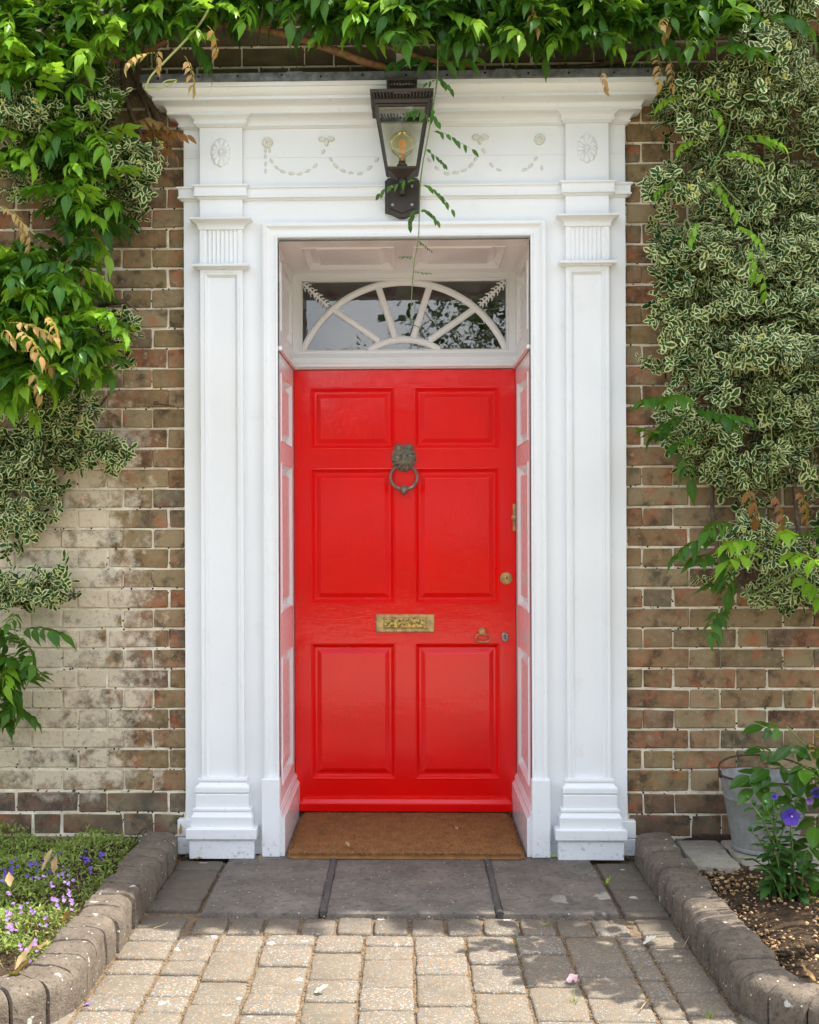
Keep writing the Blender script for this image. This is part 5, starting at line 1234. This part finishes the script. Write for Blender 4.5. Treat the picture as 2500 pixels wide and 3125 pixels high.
icoT = np.array([(0, 11, 5), (0, 5, 1), (0, 1, 7), (0, 7, 10), (0, 10, 11), (1, 5, 9), (5, 11, 4), (11, 10, 2), (10, 7, 6), (7, 1, 8), (3, 9, 4), (3, 4, 2), (3, 2, 6), (3, 6, 8), (3, 8, 9), (4, 9, 5), (2, 4, 11), (6, 2, 10), (8, 6, 7), (9, 8, 1)])
def pebbles(name, n, fx, z, lo, hi_, m='pebble', k=2.2):
    c = Cloud()
    for i in range(n):
        x, y = fx(); r = lo + (hi_ - lo) * rnd.random() ** k
        V = icoV * (1 + NP.uniform(-.18, .18, (12, 1)))
        c.add((V, icoT, np.full(12, .5)), Matrix.Translation((x, y, z + rnd.uniform(-.008, .012))) @ Matrix.Rotation(rnd.uniform(0, 6), 4, 'Z') @ Matrix.Rotation(rnd.uniform(-.6, .6), 4, 'X') @ Matrix.Diagonal((r, r * rnd.uniform(.7, 1), r * rnd.uniform(.5, .8), 1)), rnd.random())
    return tag(link(name, c.mesh(name, m)), kind='stuff')
def fxr():
    while True:
        x, y = rnd.uniform(.96, 1.75), rnd.uniform(-1.58, -.42)
        if y < -1.33 and (x - 1.24) ** 2 + (y + 1.33) ** 2 > .27 ** 2 and x < 1.24: continue
        return x, y
tag(pebbles('pebbles', 3200, fxr, .052, .0022, .0085), 'scattered tan pebbles and bark crumbs over the dark soil right of the path', 'pebbles')
M['crumb'] = m_plain('dark_soil_crumb', (.035, .024, .016), (.075, .05, .03), .95, 80)
tag(pebbles('soil_crumbs', 3000, fxr, .050, .003, .010, 'crumb'), 'crumbly dark earth clods around the bellflower', 'soil')

# ---------------------------------------------------------------- bellflower (purple) and rose at the right edge
bf = thing('bellflower', 'leafy plant with open violet bell flower and round green buds in front of the bucket', 'flower plant', (1.19, -.68, .05))
hl = meshes([tuple(list(leaf_t(.052, .021, .25, .25, .45)) + [np.zeros(11)]), tuple(list(leaf_t(.044, .020, .3, .1, .42)) + [np.zeros(11)]), tuple(list(leaf_t(.036, .013, .2, .3, .45)) + [np.zeros(11)])], 'leaf', 'herb')
hl = [fast_mesh('leaf', *leaf_t(L, w, .25, cu, .45)[:2], {'edge': leaf_t(L, w, .25, cu, .45)[2], 'tint': np.zeros(11)}, 'herb') for L, w, cu in ((.054, .022, .25), (.046, .021, .1), (.038, .014, .3))]
tips = [(2282, 2440), (2300, 2455), (2335, 2455), (2362, 2435), (2375, 2470), (2412, 2500), (2420, 2530), (2290, 2535), (2338, 2585), (2415, 2555), (2450, 2420), (2460, 2600), (2250, 2620), (2300, 2650), (2350, 2660), (2480, 2650), (2330, 2540), (2395, 2600)]
bases = [Vector((1.17 + rnd.uniform(-.045, .06), -.69 + rnd.uniform(-.05, .05), .05)) for _ in tips]
budm = MB().lathe([(.001, -.008), (.006, -.007), (.0095, -.002), (.0095, .003), (.006, .007), (.001, .009)], (0, 0, 0), 10).mesh('bud', 'bud', 180)
budg = MB().lathe([(.001, -.008), (.005, -.007), (.008, -.001), (.007, .004), (.001, .008)], (0, 0, 0), 10).mesh('bud', 'herb', 180)
for i, (px, py) in enumerate(tips):
    b = bases[i]; q = W(px, py, -.72 + rnd.uniform(-.06, .06)); mid = b.lerp(q, .5) + Vector((0, 0, .03)); mid.x = b.x + (q.x - b.x) * .35
    pts = [b, b.lerp(mid, .5) + rvec(.004), mid, mid.lerp(q, .5) + Vector((0, 0, .012)), q]
    MB().tube(pts, [.0030, .0028, .0024, .0020, .0016], 6).build('stem', 'stem', bf, 60)
    n = 9 if py > 2500 else 13
    for k in range(n):
        t = .12 + .80 * k / n; f = t * 4; j = min(3, int(f)); p = pts[j].lerp(pts[j + 1], f - j); a = k * 2.4 + i; sc = 1.1 - .55 * t
        place('leaf', hl[k % 3], bf, frame(Vector((math.cos(a), math.sin(a), .25 - .5 * (1 - t))), Vector((0, -.2, 1)), p, sc * rnd.uniform(1.0, 1.4)))
    if i in (0, 1, 2, 7, 8, 9, 4): o = place('bud', budg, bf, Matrix.Translation(q + Vector((0, 0, .006))) @ Matrix.Scale(rnd.uniform(.8, 1.15), 4))
def flower(c, d, R, m, parent, name='flower', petals=5, cup=.55):
    cl_ = Cloud(); d = Vector(d).normalized(); a = d.cross(Vector((0, 0, 1))).normalized(); b = a.cross(d)
    for k in range(petals):
        q = 2 * PI * k / petals + .3; rad = a * math.cos(q) + b * math.sin(q)
        cl_.add(leaf_t(R * 1.05, R * 1.05, .12, .1, .55, n=5), frame(rad + d * cup, d - rad * .3, Vector(c)), .2 + .12 * k)
    t = cl_.tpl(); o = bpy.data.objects.new(name, fast_mesh(name, t[0], t[1], {'edge': t[2] * 0 + .5, 'tint': t[3]}, m)); C.objects.link(o); o.parent = parent; o.location = -wloc(parent); return o
fl = flower(W(2412, 2492, -.74), (-.15, -1, .12), .031, 'purple', bf)
MB().lathe([(.001, 0), (.0022, .004), (.0022, .010), (.001, .012)], W(2415, 2490, -.745), 8, RX).build('stamen', 'petal', fl)
flower(W(2362, 2434, -.72), (-.1, -.9, .5), .017, 'purple', bf, 'flower', 5, 1.6)
flower(W(2493, 2418, -.70), (-.4, -1, .1), .022, 'purple', bf, 'flower', 5, .9)
flower(W(2470, 2440, -.70), (-.2, -1, -.2), .018, 'lilac', bf, 'flower', 5, 1.2)
rs = thing('rose_bush', 'rose bush with glossy green and reddish young leaves at the right edge above the bellflower', 'shrub', (1.62, -.85, .05))
rnd.seed(17)
rl = leaf_t(.062, .036, .18, .25, .45, n=5)
def rose_tpl(seed, k=5, s=1.0):
    r = random.Random(seed); c = Cloud(); L = .085
    V, T, E = leaf_t(L, .0028, 0, 0, n=2); c.add((V, T, E * 0), frame((0, 1, 0), (0, 0, 1), (0, 0, 0)), .5); c.add((V, T, E * 0), frame((0, 1, 0), (1, 0, 0), (0, 0, 0)), .5)
    for t in (.45, .8)[:(k - 1) // 2]:
        for sd in (-1, 1): c.add(rl, frame((sd, .55, -.15), (sd * .1, -.1, 1), (0, L * t, 0), s * r.uniform(.75, .95)), r.random() * .4)
    c.add(rl, frame((0, 1, -.2), (.1, .2, 1), (0, L, 0), s * 1.1), r.random() * .4); return c.tpl()
RT = [rose_tpl(1), rose_tpl(2), rose_tpl(3, 3), rose_tpl(4)]
RM = meshes(RT, 'leaf', 'rose'); RO = meshes(RT, 'leaf', 'goldleaf')
for px, py, y, dx, dy, dz, sc in ((2410, 2225, -.58, -1, -.2, .1, 1.0), (2405, 2235, -.60, -.05, -.9, -.9, 1.4), (2430, 2250, -.58, .4, -.7, -.5, 1.1), (2420, 2330, -.56, -.9, -.5, -.1, 1.15), (2370, 2345, -.58, -1, -.3, -.2, 1.1), (2400, 2380, -.60, -.6, -.8, -.2, 1.15), (2350, 2370, -.56, -.8, -.6, -.3, 1.05), (2440, 2360, -.6, .3, -.9, -.2, 1.1), (2460, 2330, -.62, -.3, -.9, 0, 1.1), (2480, 2290, -.6, .2, -.9, .3, 1.0), (2450, 2410, -.6, -.6, -.8, -.3, 1.1), (2490, 2400, -.6, .2, -.8, -.4, 1.1), (2430, 2430, -.58, -.9, -.5, -.2, 1.1), (2500, 2480, -.6, -.4, -.9, -.2, 1.2), (2490, 2540, -.62, -.5, -.8, -.3, 1.2), (2470, 2590, -.6, -.8, -.7, -.1, 1.0), (2510, 2620, -.6, -.4, -.8, -.2, 1.1), (2510, 2700, -.66, -.4, -.8, -.3, 1.0), (2500, 2350, -.64, -.2, -1, .2, 1.1), (2380, 2300, -.56, -.9, -.3, .2, .8), (2480, 2230, -.55, .5, -.7, .2, .9)):
    place('leaf', rnd.choice(RM), rs, frame((dx, dy, dz), (-.1, -.7, 1), W(px, py, y), sc * 1.05))
for px, py in ((2480, 2260), (2470, 2280), (2495, 2290), (2488, 2250), (2500, 2320)): place('leaf', RO[2], rs, frame((rnd.uniform(-.6, .6), -.8, rnd.uniform(-.3, .5)), (0, -.6, 1), W(px, py, -.60), .55))
root = Vector((1.62, -.85, .05))
for q in ([W(2400, 2215, -.57), 0], [W(2445, 2330, -.58), 0], [W(2490, 2400, -.6), 0]):
    MB().tube([root, root.lerp(q[0], .45) + Vector((.08, 0, -.04)), root.lerp(q[0], .8) + Vector((.03, 0, -.02)), q[0]], [.006, .005, .004, .0025], 6).build('cane', 'stem', rs, 60)
cl = Cloud(); mbT = MB()
for k in range(21):
    cc = ((1.56, -.78, 1.90), (1.76, -.92, 1.92), (1.99, -1.06, 1.92))[k % 3]; tip = Vector((cc[0] + rnd.uniform(-.13, .13), cc[1] + rnd.uniform(-.10, .10), cc[2] + rnd.uniform(-.08, .08))); mid = root.lerp(tip, .55) + Vector((.30, .10, 0)); P = [root + rvec(.03) * Vector((1, 1, 0)).length, mid, tip]
    mbT.tube([root, root.lerp(mid, .5) + Vector((.08, 0, 0)), mid, mid.lerp(tip, .6) + Vector((.02, 0, .03)), tip], [.009, .008, .006, .004, .002], 6)
    for j in range(6):
        t = j / 10; p = mid.lerp(tip, .90 + .14 * t) + rvec(.07); cl.add(rnd.choice(RT), frame(Vector((rnd.uniform(-1, 1), rnd.uniform(-1, 1), rnd.uniform(-.3, .5))), Vector((.5, 0, .85)) + rvec(.3), p, rnd.uniform(1.1, 1.5)), rnd.random())
tag(mbT.build('tall_cane', 'stem', rs, 60), kind='stuff'); tag(link('foliage', cl.mesh('foliage', 'rose'), rs), kind='stuff')

# ---------------------------------------------------------------- purple ground cover in the left bed
rnd.seed(19)
gc = thing('ground_cover', 'low cushion of small green leaves with violet and lilac flowers left of the path', 'ground cover', (-1.3, -.7, .05))
hgt = lambda x, y: .050 + .075 * max(0, .55 + mnoise.noise(Vector((x * 5, y * 5, 2)))) * min(1, max(.1, (-.985 - x) / .12)) * (1 if y > -1.12 else .55)
cvt = [leaf_t(.016, .0055, .3, .2, .55, n=3), leaf_t(.013, .006, .2, .3, .55, n=3), leaf_t(.020, .005, .3, .3, .5, n=3)]
bl = leaf_t(.055, .0022, .2, .25, .3, n=3)
c1, c2 = Cloud(), Cloud()
n = 0; mats_ = [[], [], []]; tin = [[], [], []]
while n < 11000:
    x, y = rnd.uniform(-1.75, -.985), rnd.uniform(-1.30, -.03)
    if rnd.random() < .35 * max(0, mnoise.noise(Vector((x * 9, y * 9, 8))) + .1) * 3: continue
    h = hgt(x, y); z = h * rnd.uniform(.55, 1.0) + rnd.uniform(0, .015)
    k = rnd.randrange(3); mats_[k].append(np.array(frame(Vector((rnd.uniform(-1, 1), rnd.uniform(-1, 1), rnd.uniform(.0, 1.2))), rvec() + Vector((0, 0, .6)), (x, y, z), rnd.uniform(.8, 1.4)))); tin[k].append(rnd.random() * .95); n += 1
for k in range(3): c1.addmany(cvt[k], mats_[k], np.array(tin[k]))
tag(link('foliage', c1.mesh('foliage', 'cover'), gc), kind='stuff')
for i in range(900):
    x, y = rnd.uniform(-1.7, -.97), rnd.uniform(-1.34, -.03); c2.add(bl, frame(Vector((rnd.uniform(-.8, .8), rnd.uniform(-.8, .8), rnd.uniform(.1, 1))), rvec(), (x, y, hgt(x, y) * rnd.uniform(.5, .95)), rnd.uniform(.5, 1.1)), rnd.random())
tag(link('dry_blades', c2.mesh('dry_blades', 'coverd'), gc), kind='stuff')
def mini(m):
    c = Cloud()
    for k in range(4):
        a = k * PI / 2 + .2; rad = Vector((math.cos(a), math.sin(a), 0)); c.add(leaf_t(.0070, .0066, .1, .15, .6, n=3), frame(rad + Vector((0, 0, .35)), Vector((0, 0, 1)), (0, 0, 0)), .15 * k)
    t = c.tpl(); return fast_mesh('flower', t[0], t[1], {'edge': t[2] * 0 + .5, 'tint': t[3]}, m)
fm1, fm2 = mini('purple'), mini('lilac')
dark = [(37, 2646), (48, 2640), (98, 2640), (107, 2632), (155, 2658), (183, 2604), (268, 2610), (265, 2622), (305, 2608), (265, 2655), (10, 2668), (12, 2685), (87, 2673), (145, 2622), (312, 2612)]
lil = [(185, 2670), (195, 2675), (205, 2688), (216, 2700), (130, 2671), (192, 2650), (160, 2750), (172, 2742), (190, 2740), (215, 2735), (225, 2765), (178, 2758), (20, 2790), (35, 2795), (45, 2832), (105, 2775), (66, 2768), (110, 2868), (105, 2880), (62, 2897), (30, 2820), (135, 2812), (26, 2730), (162, 2700), (48, 2768), (228, 2740), (100, 2910), (15, 2825)]
for lst, fmm in ((dark, fm1), (lil, fm2)):
    for px, py in lst:
        for k in range(rnd.randint(2, 4)):
            g = G(px + rnd.gauss(0, 8), py + rnd.gauss(0, 6), .135)
            d = (CAMP - g).normalized() * .8 + Vector((rnd.uniform(-.5, .5), rnd.uniform(-.5, .5), .7)); z = Vector(d).normalized()
            place('flower', fmm, gc, Matrix.Translation(g + Vector((0, 0, rnd.uniform(-.012, .008)))) @ z.to_track_quat('Z', 'Y').to_matrix().to_4x4() @ Matrix.Scale(rnd.uniform(.6, 1.0), 4))

# ---------------------------------------------------------------- fallen leaves, petals, wires
rnd.seed(23)
def lying(name, m, L, Wd, p, az, label, cat, curl=.35, fold=.3, tiltx=0.0, group=None):
    V, T, E = leaf_w(L, Wd, fold, -curl, .5, .5, 7, rnd.randrange(999)); V = V + NP.uniform(-.045, .045, V.shape) * L * np.array([1, .3, 1.2]); me = fast_mesh(name, V, T, {'edge': E * 0 + .5, 'tint': np.full(len(V), rnd.random())}, m)
    o = bpy.data.objects.new(name, me); C.objects.link(o); o.matrix_world = Matrix.Translation(p) @ Matrix.Rotation(az, 4, 'Z') @ Matrix.Rotation(tiltx, 4, 'X'); return tag(o, label, cat, group)
lying('petal', 'petal', .036, .026, G(960, 3030, -.008), -1.3, 'white folded petal with a red base lying in the middle of the path', 'petal', .5, .6)
lying('petal', 'pink', .036, .030, G(1733, 3000, -.006), -.9, 'pale pink petal lying on the path at the edge of the leaf shadow', 'petal', .4, .4)
lying('petal', 'petal', .040, .030, G(1962, 2880, -.006), -1.4, 'cream petal lying on the small pavers near the right hand kerb', 'petal', .5, .5)
lying('petal', 'lilac', .024, .016, G(252, 3068, -.008), -1.2, 'tiny lilac petal on the path beside the left hand kerb', 'petal', .2, .3)
lying('fallen_leaf', 'dry', .040, .020, G(362, 2878, .0), .2, 'small dry tan leaf against the foot of the left hand kerb', 'fallen leaf', .6, .6, .6)
lying('fallen_leaf', 'bronzeleaf', .065, .020, W(538, 2655, -.14), .35, 'reddish brown curled leaf leaning against the left kerb near the doorcase', 'fallen leaf', .2, 1.2, .9)
lying('fallen_leaf', 'goldleaf', .038, .016, W(550, 2548, -.06), -.4, 'ochre leaf caught on the left foot of the doorcase', 'fallen leaf', .3, .5, 1.1)
lying('fallen_leaf', 'dry', .040, .014, G(585, 2622, .01), -1.5, 'yellowish dry leaf lying along the foot of the left pilaster', 'fallen leaf', .1, .4)
lying('fallen_leaf', 'dry', .024, .015, G(795, 2628, .01), -.6, 'brown scrap of leaf between left pilaster base and door architrave', 'fallen leaf', .5, .8, .8)
lying('fallen_leaf', 'wisty', .032, .014, G(1850, 2698, .005), -.8, 'pale green leaf in the joint beside the right hand flagstone', 'fallen leaf', .3, .5, .5)
lying('fallen_leaf', 'dry', .022, .018, G(1066, 2584, .026), .7, 'crumpled whitish leaf on the doormat left of its middle', 'fallen leaf', .7, .5)
lying('fallen_leaf', 'dry', .018, .014, G(1398, 2532, .026), .7, 'small pinkish dry leaf on the right half of the doormat', 'fallen leaf', .7, .5)
lying('fallen_leaf', 'dry', .085, .050, G(20, 2990, .075), -1.9, 'large dry tan leaf at the front corner of the left flower bed', 'fallen leaf', .5, .5, .3)
lying('fallen_leaf', 'dry', .070, .030, G(45, 2962, .075), -.7, 'second large dry tan leaf overlapping the one at the bed corner', 'fallen leaf', .5, .7, .4)
lying('fallen_leaf', 'dry', .060, .026, G(85, 2905, .10), -1.4, 'pale dry leaf lying on the left kerb edge below the lilac flowers', 'fallen leaf', .3, .5, .1)
lying('fallen_leaf', 'bronzeleaf', .034, .020, G(190, 2815, .10), -.8, 'orange leaf at the kerb edge of the purple ground cover', 'fallen leaf', .5, .6, .4)
lying('fallen_leaf', 'dry', .070, .026, G(130, 2658, .14), -.5, 'long upright dry grey leaf among the dark violet flowers', 'fallen leaf', .2, .7, .8)
lying('fallen_leaf', 'dry', .062, .022, G(165, 2668, .13), -.15, 'narrow dry grey leaf standing just right of the long one in the flowers', 'fallen leaf', .2, .8, 1.0)
lying('fallen_leaf', 'dry', .040, .026, G(30, 2705, .13), .4, 'brown curled leaf near the left edge of the flower bed', 'fallen leaf', .6, .5, .3)
lying('fallen_leaf', 'dry', .040, .028, G(2490, 2995, .095), .9, 'curled tan leaf on the soil at the right kerb bend', 'fallen leaf', .7, .5, .2)
def straw(pts, label, r=.0011):
    mb = MB().tube(pts, r, 5); return tag(mb.build('straw', 'coverd', None), label, 'straw')
straw([G(1955, 3080, .002), G(1968, 3062, .004), G(1980, 3052, .002)], 'short pale straw lying on the path below the leaf shadow')
straw([G(2085, 2890, -.004), G(2096, 2872, .012), G(2103, 2858, .016)], 'little bent straw sticking up beside the foot of the right kerb')
straw([G(2225, 3035, -.004), G(2238, 3000, .02), G(2240, 2975, .03)], 'thin straw leaning on the right kerb near its bend')
straw([G(470, 2832, -.004), G(500, 2822, -.003), G(512, 2815, -.004)], 'reddish straw lying near the left kerb on the pavers', .0009)
def wire(pts, y, r, name, label, cat, m='rust'):
    o = stemtube(None, m, pts, y, r, name, 7, 0); return tag(o, label, cat)
wire([(532, 1240), (505, 1236), (482, 1233), (474, 1236), (470, 1230), (474, 1226), (481, 1228), (483, 1234)], -.012, .0018, 'wall_eye', 'rusty wire eye stuck in a mortar joint left of the doorcase', 'wall hook')
wire([(2364, 2168), (2368, 2172), (2370, 2182), (2368, 2190), (2362, 2184), (2359, 2175), (2363, 2167)], -.012, .0022, 'wall_eye', 'dark iron ring fixed in the brickwork above the bucket', 'wall hook')
wire([(365, 2622), (392, 2590), (425, 2545), (438, 2530), (446, 2528), (447, 2536), (440, 2542)], [-.06, -.08, -.10, -.10, -.10, -.10, -.10], .0022, 'bent_wire', 'dark bent wire rising from the flowers at the left kerb end', 'wire')
# little weeds in the paving joints
for i, (px, py, lab) in enumerate(((1670, 2830, 'sparse grass tuft in the joint in front of the right flagstone'), (2165, 3110, 'small bright weed between the pavers by the right kerb bend'), (1750, 3060, 'tiny weed in a paver joint under the leaf shadow'), (1570, 2885, 'tiny weed in a joint right of the path middle'))):
    g = G(px, py, -.012); c = Cloud()
    for k in range(14): c.add(bl if k % 2 else cvt[0], frame(Vector((rnd.uniform(-.7, .7), rnd.uniform(-.7, .7), 1)), rvec(), g + Vector((rnd.uniform(-.008, .008), rnd.uniform(-.008, .008), 0)), rnd.uniform(.4, .8)), rnd.random())
    tag(link('weed', c.mesh('weed', 'cover')), lab, 'weed')
